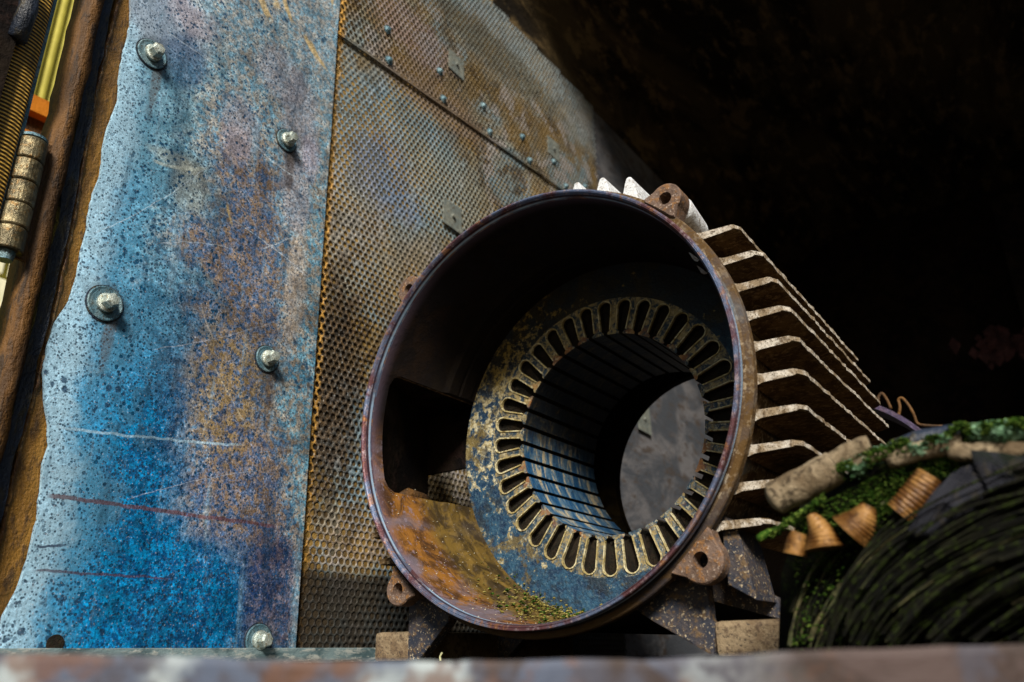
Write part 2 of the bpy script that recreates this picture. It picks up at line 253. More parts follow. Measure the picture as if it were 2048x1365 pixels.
MAT = dict(
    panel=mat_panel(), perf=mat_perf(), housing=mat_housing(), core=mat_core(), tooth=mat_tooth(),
    backing=mat_simple('stained_insulation', [(.13, .075, .022), (.22, .14, .045), (.06, .04, .02)], 5, .95),
    fin=mat_simple('weathered_fin_paint', [(.06, .035, .014), (.13, .082, .036), (.23, .165, .095)], 9, .85, spec=.1, speck=(.58, .68, (.012, .008, .005)), dist=.016),
    lug=mat_simple('rusty_cast_lug', [(.09, .055, .038), (.16, .105, .078), (.24, .11, .03)], 9, .7, .15, speck=(.60, .68, (.42, .33, .26)), dist=.02),
    lit_grey=mat_simple('sky_lit_grey_paint', [(.62, .64, .66), (.74, .76, .78), (.30, .26, .22)], 10, .8, speck=(.60, .68, (.12, .10, .09)), dist=.02),  # skylight on the top ribs and lug boss put into the colour
    finedge=mat_simple('pale_fin_edge', [(.24, .18, .115), (.52, .47, .40), (.08, .05, .025)], 12, .85, spec=.1, speck=(.56, .66, (.05, .035, .02)), dist=.02),
    cream=mat_simple('cream_insulating_paper', [(.34, .27, .11), (.58, .52, .32), (.10, .06, .02)], 16, .8, dist=.01),
    pack=mat_simple('dirty_slot_packing', [(.012, .007, .003), (.032, .018, .007), (.012, .018, .004)], 22, .95, speck=(.64, .7, (.09, .07, .04)), dist=.03, bump=1.),
    foot=mat_simple('dark_cast_foot', [(.018, .022, .035), (.05, .042, .045), (.13, .08, .035)], 7, .7, speck=(.60, .68, (.42, .34, .22)), dist=.016),
    pad=mat_simple('speckled_cast_pad', [(.15, .10, .055), (.25, .185, .11), (.08, .05, .03)], 8, .8, speck=(.40, .33, (.035, .028, .022)), dist=.02),
    dark=mat_simple('dark_oily_steel', [(.004, .003, .003), (.012, .008, .005), (.018, .010, .008)], 2.0, .8, dist=.03, spec=.08),
    ceil=mat_simple('sooty_steel', [(.012, .009, .006), (.06, .042, .021), (.14, .095, .043)], 1.1, .9, dist=.04, spec=.08, stretch=(1, .35, 1)),
    rust=mat_simple('rusty_brown_steel', [(.055, .025, .006), (.13, .058, .011), (.02, .012, .007)], 5, .65, .1, dist=.04, stretch=(1, 1, .25)),
    amber=mat_simple('amber_rusted_frame', [(.12, .055, .007), (.24, .115, .014), (.05, .025, .008)], 6, .55, .15, dist=.03, stretch=(1, 1, .35)),
    rubber=mat_simple('black_rubber_seal', [(.008, .011, .018), (.018, .026, .045), (.05, .04, .02)], 5, .45, dist=.03, stretch=(1, 1, .3)),
    bolt=mat_simple('galvanised_bolt', [(.34, .40, .37), (.55, .60, .54), (.20, .16, .08)], 16, .4, .5),
    washer=mat_simple('dull_zinc_washer', [(.08, .17, .22), (.17, .26, .29), (.06, .06, .05)], 14, .45, .4),
    hinge=mat_simple('worn_hinge_steel', [(.07, .058, .032), (.22, .18, .10), (.15, .08, .02)], 8, .35, .6),
    gold=None,
    teal=mat_simple('painted_angle_iron', [(.05, .085, .095), (.16, .22, .23), (.35, .36, .33)], 9, .6, stretch=(1, .3, 1)),
    floor=mat_simple('oily_floor_plate', [(.008, .006, .005), (.02, .013, .008), (.012, .012, .012)], 3, .9, spec=.05),
    corr=mat_simple('yellow_green_cladding', [(.30, .26, .03), (.42, .37, .05)], 1.0, .6, dist=.01),
    pale=mat_simple('pale_sunlit_block', [(.70, .66, .42), (.80, .76, .52)], 2.0, .8),
    orange=mat_simple('orange_steel_beam', [(.42, .12, .008), (.52, .17, .01)], 3, .5),
    soil=mat_simple('yard_soil', [(.045, .036, .028), (.075, .06, .045)], 1, .95),
    purple=mat_simple('violet_tinted_steel', [(.05, .035, .08), (.08, .05, .08), (.03, .025, .04)], 8, .45, .3),
    copper=mat_simple('amber_lacquered_sleeve', [(.10, .04, .008), (.30, .155, .045), (.04, .016, .006)], 9, .35, .1, dist=.01),
    tape=mat_simple('dirty_cotton_tape', [(.12, .085, .05), (.27, .21, .135), (.035, .025, .016)], 7, .9, spec=.1, dist=.03),
    cloth=mat_simple('grey_insulating_cloth', [(.022, .024, .034), (.045, .048, .065), (.03, .03, .03)], 10, .9, stretch=(1, 1, 1)),
    wire1=mat_simple('dark_mossy_wire', [(.003, .003, .0025), (.008, .008, .004), (.020, .030, .005)], 9, .85, spec=.1),
    wire2=mat_simple('olive_wire', [(.05, .055, .018), (.10, .085, .035), (.012, .010, .008)], 9, .7),
    wire3=mat_simple('bare_grey_wire', [(.10, .10, .11), (.16, .13, .09), (.012, .010, .008)], 8, .55, .3),
    moss=mat_simple('green_moss', [(.008, .022, .003), (.035, .085, .010), (.20, .28, .05)], 16, .95, spec=.05),
    mosslight=mat_simple('pale_lichen', [(.06, .14, .06), (.26, .42, .27), (.008, .03, .012)], 14, .95, spec=.05),
    debris=mat_simple('crumbled_dirt', [(.16, .13, .02), (.30, .25, .07), (.05, .045, .012)], 20, .95),
    pebble=mat_simple('pale_grit', [(.50, .44, .32), (.62, .58, .45)], 20, .9),
    reddish=mat_simple('reddish_scrap', [(.035, .012, .012), (.08, .03, .03)], 4, .7),
    strand=mat_simple('cobweb_fibre', [(.10, .10, .10)], 4, .8),
    grass=mat_simple('dry_grass', [(.45, .45, .25)], 4, .8))
def mat_backing():
    g = G('stained_insulation'); n = g.noise(5, 6, .65, .6); n2 = g.noise(2.1, 5, .6, .6, off=5); n3 = g.noise(40, 3, .6)
    c = g.mix(g.ss(n, .4, .6), (.09, .052, .012), (.25, .15, .034)); c = g.mix(g.mul(g.ss(n2, .5, .62), .7), c, (.07, .08, .07))
    y, z = pxyz(655, 770, -1.6); c = g.mix(g.mul(g.blob(y, z, .30, .85, n, 1.6), .9), c, (.012, .008, .005))
    c = g.mix(g.mul(g.ss(g.M('ADD', g.z, g.M('MULTIPLY', n, .08)), -.55, -.63), .92), c, (.010, .007, .004))  # same painted shadow band carried on to the insulation behind
    return g.done(c, .95, 0, n3, .6, .02)
MAT['backing'] = mat_backing()
def mat_board():
    g = G('weathered_sill_paint'); n = g.noise(1.6, 6, .6, .8); n2 = g.noise(5, 6, .65, .8, off=4)
    c = g.mix(g.ss(n2, .4, .6), (.030, .017, .013), (.062, .040, .036))
    left = g.ss(g.M('ADD', g.x, g.M('MULTIPLY', n, .4)), 1.75, 1.30)
    c = g.mix(g.mul(left, g.ss(n2, .40, .55), .9), c, (.06, .08, .125)); c = g.mix(g.mul(left, g.ss(g.noise(4.4, 4, .5, off=2), .50, .60), .9), c, (.30, .34, .35))
    c = g.mix(g.mul(g.ss(g.noise(5.3, 5, .6, off=8), .54, .62), .75), c, (.10, .045, .025)); c = g.mix(g.mul(g.ss(g.noise(6.1, 5, .6, off=18), .55, .62), .8), c, (.045, .042, .055))
    return g.done(c, .7, 0, n2, .5, .02)
def mat_cloth():
    g = G('grey_insulating_cloth'); n = g.noise(7, 6, .65, .5); n2 = g.noise(20, 5, .7, off=3)
    c = g.mix(g.ss(n, .4, .6), (.018, .019, .026), (.042, .043, .055)); c = g.mix(g.mul(g.ss(n2, .55, .65), .7), c, (.07, .06, .045)); c = g.mix(g.mul(g.ss(g.noise(4, off=9), .52, .62), .7), c, (.012, .02, .006))
    k = 2 * math.pi / .011; h = g.M('ADD', g.M('SINE', g.M('MULTIPLY', g.M('ADD', g.x, g.z), k)), g.M('SINE', g.M('MULTIPLY', g.M('SUBTRACT', g.x, g.z), k)))
    return g.done(c, .9, 0, g.M('ADD', h, g.M('MULTIPLY', n2, 4.0)), .7, .006, .1)
MAT['cloth'] = mat_cloth()
MAT['board'] = mat_board()
def mat_weave():
    g = G('braided_brass_seal')
    jz = g.noise(6, 3, .5); v = g.M('ADD', g.M('MULTIPLY', g.z, 2 * math.pi / .019), g.M('MULTIPLY', jz, 3.0)); u = g.M('MULTIPLY', g.y, 2 * math.pi / .036)
    h = g.M('MULTIPLY', g.M('SINE', g.M('ADD', v, g.M('MULTIPLY', u, .25))), g.M('ADD', .75, g.M('MULTIPLY', g.M('SINE', u), .35)))
    c = g.mix(g.ss(h, -.2, .6), (.03, .016, .003), (.80, .48, .09)); c = g.mix(g.mul(g.ss(g.noise(6, 5), .52, .62), .6), c, (.05, .04, .03))
    return g.done(c, .5, .3, h, .8, .005)
MAT['gold'] = mat_weave()

# ------------------------------------------------------------------ mesh helpers (coordinates in working units)
BASE = {}
def sv(o, **kw):
    for k, v in kw.items():
        if v is not None: o[k] = v
def thing(name, label, cat, loc=(0, 0, 0), group=None):
    o = bpy.data.objects.new(name, None); scene.collection.objects.link(o); o.empty_display_size = .05
    o.location = Vector(loc) * S; BASE[o.name] = Vector(loc); sv(o, label=label, category=cat, group=group); return o
def base_of(o): return BASE.get(o.name, Vector((0, 0, 0)))
def link(name, me, parent=None, loc=None, **kw):
    o = bpy.data.objects.new(name, me); scene.collection.objects.link(o)
    L = Vector(loc) if loc is not None else (base_of(parent) if parent else Vector((0, 0, 0)))
    BASE[o.name] = L
    if parent: o.parent = parent; o.location = (L - base_of(parent)) * S
    else: o.location = L * S
    sv(o, **kw); return o
def mesh(name, verts, faces, mat, org=(0, 0, 0), smooth=False):
    me = bpy.data.meshes.new(name); org = Vector(org)
    me.from_pydata([tuple((Vector(v) - org) * S) for v in verts], [], faces)
    if smooth: me.shade_smooth()
    for mm in (mat if isinstance(mat, (list, tuple)) else [mat]): me.materials.append(MAT[mm] if isinstance(mm, str) else mm)
    me.update(); return me
def obj(name, vf, mat, parent=None, smooth=False, loc=None, bevel=0, **kw):
    L = Vector(loc) if loc is not None else (base_of(parent) if parent else Vector((0, 0, 0)))
    v, f = vf
    bm = bmesh.new(); bv = [bm.verts.new((Vector(p) - L) * S) for p in v]
    for q in f:
        try: bm.faces.new([bv[i] for i in q])
        except ValueError: pass
    bmesh.ops.recalc_face_normals(bm, faces=bm.faces)
    if bevel:
        ed = [e for e in bm.edges if len(e.link_faces) == 2 and e.calc_face_angle(0) > .6]
        bmesh.ops.bevel(bm, geom=ed, offset=bevel * S, segments=2, profile=.6, affect='EDGES', clamp_overlap=True)
    me = bpy.data.meshes.new(name); bm.to_mesh(me); bm.free()
    if smooth: me.shade_smooth()
    me.materials.append(MAT[mat] if isinstance(mat, str) else mat)
    return link(name, me, parent, L, **kw)
def box(x0, x1, y0, y1, z0, z1):
    v = [(x, y, z) for x in (x0, x1) for y in (y0, y1) for z in (z0, z1)]
    return v, [(0, 1, 3, 2), (4, 6, 7, 5), (0, 4, 5, 1), (2, 3, 7, 6), (0, 2, 6, 4), (1, 5, 7, 3)]
def join(*vfs):
    V, Fc = [], []
    for v, f in vfs:
        b = len(V); V += list(v); Fc += [tuple(i + b for i in q) for q in f]
    return V, Fc
def prism(poly, axis, a, b):
    "polygon of (u, v) extruded between a and b along axis; axis 0: (y,z), 1: (x,z), 2: (x,y)"
    def p(u, v, w): return {0: (w, u, v), 1: (u, w, v), 2: (u, v, w)}[axis]
    n = len(poly); V = [p(u, v, a) for u, v in poly] + [p(u, v, b) for u, v in poly]
    return V, [tuple(range(n)), tuple(range(2 * n - 1, n - 1, -1))] + [(i, (i + 1) % n, n + (i + 1) % n, n + i) for i in range(n)]
def lathe(prof, seg=160, closed=True, a0=0, a1=2 * math.pi):
    "profile of (radius, y) turned about the motor axis (world Y through the origin)"
    full = abs(a1 - a0 - 2 * math.pi) < 1e-6; V = []; n = len(prof); k = seg if full else seg + 1
    for i in range(k):
        a = a0 + (a1 - a0) * i / seg; c, s_ = math.cos(a), math.sin(a)
        V += [(r * c, y, r * s_) for r, y in prof]
    Fc = []
    for i in range(seg):
        j = (i + 1) % k
        for q in range(n if closed else n - 1):
            q2 = (q + 1) % n; Fc.append((i * n + q, i * n + q2, j * n + q2, j * n + q))
    if not full and closed: Fc += [tuple(range(n)), tuple((k - 1) * n + q for q in range(n - 1, -1, -1))]
    return V, Fc
def tube(pts, r, seg=8, cap=True, taper=None):
    pts = [Vector(p) for p in pts]; V = []; Fc = []; n = len(pts); up = None
    if n < 2: return V, Fc
    for i, p in enumerate(pts):
        t = (pts[min(i + 1, n - 1)] - pts[max(i - 1, 0)]).normalized()
        if up is None: up = t.orthogonal().normalized()
        up = (up - t * up.dot(t)).normalized(); q = t.cross(up); rr = r if taper is None else r * taper[i]
        for k in range(seg):
            a = 2 * math.pi * k / seg; V.append(tuple(p + (up * math.cos(a) + q * math.sin(a)) * rr))
    for i in range(n - 1):
        for k in range(seg): Fc.append((i * seg + k, i * seg + (k + 1) % seg, (i + 1) * seg + (k + 1) % seg, (i + 1) * seg + k))
    if cap: Fc += [tuple(range(seg)), tuple((n - 1) * seg + k for k in range(seg - 1, -1, -1))]
    return V, Fc
def disc_x(y, z, x0, x1, r, seg=24, r2=None, rot=0):
    r2 = r2 or r; V = []; 
    for x, rr in ((x0, r), (x1, r2)):
        V += [(x, y + rr * math.cos(rot + 2 * math.pi * i / seg), z + rr * math.sin(rot + 2 * math.pi * i / seg)) for i in range(seg)]
    return V, [tuple(range(seg)), tuple(range(2 * seg - 1, seg - 1, -1))] + [(i, (i + 1) % seg, seg + (i + 1) % seg, seg + i) for i in range(seg)]
def blobs(points, rmin, rmax, R, flat=1.0):
    "many small six-cornered lumps"
    V, Fc = [], []
    for p in points:
        r = R.uniform(rmin, rmax); b = len(V); a = R.random() * 6.28
        d = [(math.cos(a), math.sin(a), 0), (-math.sin(a), math.cos(a), 0), (-math.cos(a), -math.sin(a), 0), (math.sin(a), -math.cos(a), 0), (0, 0, flat), (0, 0, -flat)]
        V += [tuple(Vector(p) + Vector(q) * r * R.uniform(.7, 1.2)) for q in d]
        Fc += [(b, b + 1, b + 4), (b + 1, b + 2, b + 4), (b + 2, b + 3, b + 4), (b + 3, b, b + 4), (b + 1, b, b + 5), (b + 2, b + 1, b + 5), (b + 3, b + 2, b + 5), (b, b + 3, b + 5)]
    return V, Fc

# ------------------------------------------------------------------ setting
FL = -1.112
obj('floor', prism([(-1.6, -1.7), (.05, -2.3), (2.06, -.90), (6, 1.85), (6, 11), (-1.6, 11)], 2, FL - .15, FL), 'floor', kind='structure')
obj('ground', box(-60, 60, -60, 60, -6.2, -6), 'soil', kind='structure')
# long left wall of the container: backing, perforated sheets, bent top running over into the roof
WX = -1.6
def strip_profile(pts, y0, y1, th=.03, ny=12):
    V, Fc = [], []; n = len(pts)
    for j in range(ny + 1):
        y = y0 + (y1 - y0) * j / ny; V += [(x, y, z) for x, z in pts]
    for j in range(ny):
        for i in range(n - 1): Fc.append((j * n + i, j * n + i + 1, (j + 1) * n + i + 1, (j + 1) * n + i))
    return V, Fc
TOPZ = 4.75
bend = [(WX, TOPZ)] + [(WX + 1.5 * (1 - math.cos(a)), TOPZ + 1.1 * math.sin(a)) for a in [math.radians(8 + 82 * i / 9) for i in range(10)]]
roof = strip_profile(bend + [(7, TOPZ + 1.1)], 2.0, 11.0, ny=40)
obj('roof', roof, 'ceil', smooth=True, kind='structure')
obj('back_wall', box(-1.9, 7, 10.9, 11.1, FL, 6.2), 'dark', kind='structure')
obj('right_wall', box(7, 7.2, .5, 11, FL, 6.2), 'dark', kind='structure')
wall = thing('side_wall', 'long container wall of perforated grey-brown sheet rising behind the motor', 'wall', (WX, 5, FL))
obj('insulation', box(WX - .3, WX - .006, .0, 10.9, FL, 5.0), 'backing', wall)
P = .048
def perf_mesh(name, x, y0, y1, inside, line, slope, sx=1.0):
    rowh = P * .866; cells = []
    nz = int((TOPZ + .05 - FL) / rowh) + 2; ny = int((y1 - y0) / P) + 2
    for j in range(nz):
        for i in range(ny):
            y = y0 + (i + .5 * (j % 2)) * P; z = FL + j * rowh + slope * y
            if y <= y1 and inside(y, z) and z < TOPZ + .02: cells.append((y, z))
    C = np.array(cells); n = len(C); K = 12
    ha = np.radians(np.arange(K) * 30 + 30)
    R_ = P / 2 / np.cos(np.radians(30)); R0 = np.where(np.arange(K) % 2 == 0, R_, P / 2 * 1.0)  # hexagon corners and edge middles
    rng = np.random.default_rng(3); hr = P * (.375 + .02 * rng.standard_normal(n))
    off = rng.standard_normal((n, 2)) * P * .012
    T = .0035
    q1 = np.sin(C[:, 0] * 3.1 + 1.3 * np.sin(C[:, 1] * 2.3)) + np.sin(C[:, 1] * 4.7 + 1.1 * np.sin(C[:, 0] * 5.1)) + .9 * rng.standard_normal(n)
    hr = np.where(q1 > 1.9, hr * rng.uniform(.25, .8, n), hr); bend_x = .006 * np.sin(C[:, 0] * 2.2 + 1) * np.sin(C[:, 1] * 1.9)
    V = np.zeros((n, 3 * K, 3), np.float32)
    V[:, :K, 0] = x; V[:, :K, 1] = C[:, None, 0] + R0 * np.cos(ha); V[:, :K, 2] = C[:, None, 1] + R0 * np.sin(ha)
    V[:, K:2 * K, 0] = x; V[:, K:2 * K, 1] = C[:, None, 0] + off[:, :1] + hr[:, None] * np.cos(ha); V[:, K:2 * K, 2] = C[:, None, 1] + off[:, 1:] + hr[:, None] * np.sin(ha)
    V[:, 2 * K:, 1:] = V[:, K:2 * K, 1:]; V[:, 2 * K:, 0] = x - T
    F_ = []
    for k in range(K):
        k2 = (k + 1) % K; F_.append((k, k2, K + k2, K + k)); F_.append((K + k, K + k2, 2 * K + k2, 2 * K + k))
    F_ = np.array(F_); Fa = (F_[None] + (np.arange(n) * 3 * K)[:, None, None]).reshape(-1, 4)
    V[:, :, 0] += .005 * np.sin(V[:, :, 1] * 2.3 + 1) * np.sin(V[:, :, 2] * 1.9)
    V = V.reshape(-1, 3); V = (V - np.array([WX, 5, FL])) * S
    me = bpy.data.meshes.new(name); me.vertices.add(len(V)); me.vertices.foreach_set('co', V.astype(np.float32).ravel())
    me.loops.add(Fa.size); me.loops.foreach_set('vertex_index', Fa.ravel().astype(np.int32)); me.polygons.add(len(Fa))
    me.polygons.foreach_set('loop_start', np.arange(0, Fa.size, 4, dtype=np.int32))
    me.update(calc_edges=True); me.validate(); me.materials.append(MAT['perf']); return me
seam = lambda y: 3.0 + .084 * y
YP = 3.9
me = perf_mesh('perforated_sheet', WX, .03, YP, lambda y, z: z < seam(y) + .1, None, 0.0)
link('perforated_sheet', me, wall, base_of(wall), kind='stuff')
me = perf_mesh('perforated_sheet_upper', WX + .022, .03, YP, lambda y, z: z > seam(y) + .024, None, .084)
link('upper_perforated_sheet', me, wall, base_of(wall), kind='stuff')
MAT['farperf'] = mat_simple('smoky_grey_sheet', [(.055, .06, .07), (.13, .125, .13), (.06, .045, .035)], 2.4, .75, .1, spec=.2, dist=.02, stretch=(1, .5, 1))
MAT['plate'] = mat_simple('dull_retaining_plate', [(.13, .15, .14), (.19, .20, .17), (.09, .07, .04)], 8, .7, .1)
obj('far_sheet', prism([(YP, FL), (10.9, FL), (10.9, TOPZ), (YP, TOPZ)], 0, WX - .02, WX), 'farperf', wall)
obj('lap_edge', prism([(.03, seam(.03)), (10.5, seam(10.5)), (10.5, seam(10.5) + .012), (.03, seam(.03) + .012)], 0, WX + .004, WX + .0225), 'perf', wall)
for y in (.597, 1.219, 1.815, 2.426, 2.98, 3.6):
    z = 3.395 + .045 * (y - .6); obj('screw', join(disc_x(y, z, WX + .02, WX + .030, .036, 14), disc_x(y, z, WX + .030, WX + .052, .028, 10, .014)), 'washer', wall, smooth=False)
for y in (.63, 1.271, 1.91, 2.543, 3.2):
    z = 3.125 + .08 * (y - .63); obj('screw', join(disc_x(y, z, WX + .02, WX + .030, .036, 14), disc_x(y, z, WX + .030, WX + .052, .028, 10, .014)), 'washer', wall)
for y, z, sz in ((1.433, 3.64, .105), (2.99, 3.66, .11), (1.408, 2.135, .115), (4.6, 1.2, .15)):
    pl = obj('retaining_plate', prism([(y - sz, z - sz * .9), (y + sz, z - sz), (y + sz * .95, z + sz), (y - sz, z + sz * .95)], 0, WX + .024, WX + .030), 'plate', wall, bevel=.006)
    obj('pin', disc_x(y, z, WX + .029, WX + .05, .02, 10, .014), 'plate', pl)
ang = thing('angle_iron', 'long grey-teal angle iron along the foot of the side wall', 'angle iron', (WX + .08, 2, FL))
obj('upright_leg', box(WX + .045, WX + .058, -1.3, 1.15, FL + .002, -1.036), 'teal', ang, bevel=.004)
obj('flat_leg', box(WX + .0585, WX + .16, -1.3, 1.15, FL + .001, FL + .014), 'teal', ang)

# blue sheet with its torn left edge
EDGE = [(268, -40), (262, 0), (262, 50), (250, 100), (240, 150), (238, 200), (222, 240), (211, 275), (206, 310), (203, 350), (188, 385), (180, 420), (176, 455), (164, 500), (156, 550),
        (140, 600), (112, 645), (94, 695), (89, 745), (90, 800), (98, 850), (98, 890), (87, 930), (83, 985), (76, 1040), (64, 1085), (52, 1135), (36, 1180), (16, 1215), (3, 1250), (-2, 1330)]
BX = -1.566
pan = thing('blue_sheet', 'tall blue and grey galvanised sheet with torn left edge, bolted over the wall', 'metal sheet', (BX, -.5, FL))
left = [pxyz(px, py, BX) for px, py in EDGE]
left = [(left[0][0], 4.6)] + left
L2 = []
for (a, b) in zip(left, left[1:]):
    k = max(1, int(math.hypot(b[0] - a[0], b[1] - a[1]) / .03))
    for i in range(k):
        t_ = i / k; L2.append((a[0] + (b[0] - a[0]) * t_ + rnd.gauss(0, .0016), a[1] + (b[1] - a[1]) * t_))
L2 = [q for q in L2 if q[1] > FL + .015] + [(left[-1][0], FL + .012)]
RY0, RY1 = .165, .085
poly = L2 + [(RY0, FL + .012)] + [(RY0 + (RY1 - RY0) * (i / 14) + rnd.gauss(0, .002), FL + .012 + (4.6 - FL) * i / 14) for i in range(1, 14)] + [(RY1, 4.6)]
sh = obj('sheet_metal', prism(poly, 0, BX - .02, BX), 'panel', pan)
hole = pxyz(110, 1288, BX)
obj('bolt_hole', disc_x(hole[0], hole[1], BX - .003, BX + .003, .036, 20), 'pack', pan)
for k, (px, py, rw, tilt) in enumerate(((305, 108, .082, .3), (574, 281, .072, .1), (211, 607, .085, .5), (535, 718, .074, 0), (518, 1281, .078, .2))):
    y, z = pxyz(px, py, BX + .01)
    wv = lathe([(.02, .004), (rw, .004), (rw, .010), (rw - .005, .012), (rw - .016, .009), (.045, .009), (.042, .014), (.02, .014)], 36)
    def to_x(V): return [(BX + q[1], y + q[0], z + q[2]) for q in V]
    gk = lathe([(.02, -.001), (rw + .007, -.001), (rw + .006, .005), (.02, .005)], 36); obj('gasket', (to_x(gk[0]), gk[1]), 'rubber', pan)
    wa = obj('washer', (to_x(wv[0]), wv[1]), 'washer', pan, smooth=False)
    bh = lathe([(.001, .015), (.046, .015), (.046, .028), (.036, .034), (.001, .034)], 24)
    hx = lathe([(.0008, .03), (.036, .03), (.036, .072), (.028, .084), (.0008, .086)], 6, a0=tilt, a1=tilt + 2 * math.pi)
    obj('bolt_head', (to_x(join(bh, hx)[0]), join(bh, hx)[1]), 'bolt', wa)

# door post with seal on the left
post = thing('door_post', 'rusty brown door post with black rubber seal along the left of the blue sheet', 'door post', (-1.6, -1.4, FL))
def wavy(y0, y1, x0, x1, z0=FL, z1=4.6, amp=.008, n=70, wob=None):
    V = []; Fc = []
    for i in range(n + 1):
        z = z0 + (z1 - z0) * i / n; a = rnd.gauss(0, amp); b = rnd.gauss(0, amp); o_ = wob(z) if wob else 0
        V += [(x0, y0 + a + o_, z), (x1 + rnd.gauss(0, amp * .5), y0 + a + .012 + o_, z), (x1 + rnd.gauss(0, amp * .5), y1 + b - .012 + o_, z), (x0, y1 + b + o_, z)]
    for i in range(n):
        for k in range(4): Fc.append((4 * i + k, 4 * i + (k + 1) % 4, 4 * i + 4 + (k + 1) % 4, 4 * i + 4 + k))
    Fc += [(0, 1, 2, 3), (4 * n + 3, 4 * n + 2, 4 * n + 1, 4 * n)]
    return V, Fc
obj('rusty_flange', wavy(-1.37, -1.0, -1.64, -1.592, amp=.004), 'amber', post)
obj('post_bar', wavy(-1.53, -1.435, -1.64, -1.50, amp=.004), 'rust', post, smooth=True)
obj('weld_bead', tube([(-1.588 + rnd.gauss(0, .002), -1.345 + .012 * math.sin(z * 3) + rnd.gauss(0, .002), z) for z in np.linspace(FL + .05, 4.5, 150)], .008, 6), 'copper', post)
obj('rubber_seal', wavy(-1.434, -1.355, -1.64, -1.565, amp=.004, wob=lambda z: .012 * math.sin(z * 2.3)), 'rubber', post)
obj('cement_joint', box(-1.64, -1.601, -1.0, .02, FL, 4.6), 'rust', post)

# hinge and door edge
pin = lathe([(.001, -.03), (.030, -.03), (.036, 0), (.036, .56), (.058, .562), (.058, .575), (.04, .582), (.001, .582)], 24)
hg = obj('hinge', ([(q[0] - 1.50, q[2] - 1.607, .505 + q[1]) for q in pin[0]], pin[1]), 'washer', post, label='worn steel barrel hinge with five knuckles')
for k in range(5):
    z0 = .515 + k * .110; kn = lathe([(.001, 0), (.058, 0), (.062, .006), (.062, .099), (.058, .105), (.001, .105)], 26)
    obj('knuckle', ([(q[0] - 1.50, q[2] - 1.607, z0 + q[1]) for q in kn[0]], kn[1]), 'hinge', hg, smooth=False)
obj('hinge_leaf', box(-1.53, -1.515, -1.60, -1.52, .51, 1.1), 'rust', hg)
door = thing('door_leaf', 'open door edge with braided brass seal at the far left', 'door', (-1.5, -1.9, FL))
obj('leaf_board', box(-1.52, -1.40, -2.9, -1.80, FL, 4.6), 'dark', door)
obj('braided_seal', ([(-1.47 + .02 * math.cos(a_) , -1.735 + .060 * math.sin(a_), z) for z in (FL, 4.5) for a_ in [2 * math.pi * q / 24 for q in range(24)]], [(q, (q + 1) % 24, 24 + (q + 1) % 24, 24 + q) for q in range(24)]), 'gold', door, smooth=True)
obj('edge_trim', box(-1.50, -1.485, -1.676, -1.655, FL, 4.5), 'washer', door)
obj('latch_lump', tube([(-1.40, -1.80, 1.45), (-1.39, -1.79, 1.62), (-1.40, -1.81, 1.78)], .04, 10), 'rubber', door, smooth=True)

# yard seen through the door gap
LZ = at(25, 500, 0, -9)[2]
yd = thing('cladding_wall', 'yellow-green corrugated cladding of a building seen through the door gap', 'building', (-9, 3, -6))
n = 460; V = []; Fc = []
for i in range(n + 1):
    y = at(90, 150, 0, -9)[1] - 8 + i * .035; x = -9 + (.05 if i % 4 in (1, 2) else 0); V += [(x, y, LZ + .01), (x, y, 14)]
for i in range(n): Fc.append((2 * i, 2 * i + 1, 2 * i + 3, 2 * i + 2))
obj('cladding', (V, Fc), 'corr', yd)
lw = obj('low_wall', box(-9.4, -9.02, -7, 19, -6, LZ), 'corr', yd)
for j in range(9):
    for i in range(9):
        y0 = at(20, 640, 0, -9)[1] - 2.4 + i * .56 + (.28 if j % 2 else 0); z0 = at(20, 640, 0, -9)[2] - 2.2 + j * .46
        if z0 < LZ - .4: obj('block', box(-9.02, -8.94, y0, y0 + .49, z0, z0 + .40), 'pale', lw, bevel=.02)
bm_ = thing('orange_beam', 'orange steel beam crossing the door gap above the hinge', 'beam', (-4, 0, 2))
a, b = at(-120, 130, 0, -4), at(230, 292, 0, -4)
obj('top_flange', join(tube([a, b], .10, 4)), 'orange', bm_)
obj('lower_flange', join(tube([a - np.array([0, 0, .32]), b - np.array([0, 0, .32])], .10, 4)), 'orange', bm_)
obj('web', join(tube([a - np.array([.1, 0, .16]), b - np.array([.1, 0, .16])], .12, 4)), 'rust', bm_)

# ------------------------------------------------------------------ motor housing
mot = thing('motor_housing', 'open rusty electric motor housing with slotted stator and side cooling fins', 'motor', (0, 1, FL))
prof = [(.984, .004), (.988, 0), (.9905, .003), (.993, 0), (1.0, .0), (1.003, .004), (1.003, .015), (.9995, .018), (.9995, .023), (1.003, .026), (1.003, .046), (.990, .048), (.990, .074), (1.030, .076), (1.034, .082), (1.034, .118), (1.028, .124),
        (1.0, .128), (1.0, 2.1), (1.03, 2.11), (1.03, 2.27), (.704, 2.27), (.704, 2.20), (.93, 2.18), (.95, 2.1), (.95, .80), (.955, .79), (.955, .775), (.95, .77), (.95, .68), (.958, .67), (.958, .655), (.953, .65), (.953, .575),
        (.972, .548), (.976, .54), (.976, .03)]
me_v, me_f = lathe(prof, 200)
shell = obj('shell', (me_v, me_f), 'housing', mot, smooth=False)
cut = join(prism([(.13 + .06, -.30), (.86, -.30), (.92, -.30), (.92, .33), (.86, .33), (.19, .33), (.15, .31), (.13, .27), (.13, -.24), (.15, -.28)], 0, -1.2, -.7))
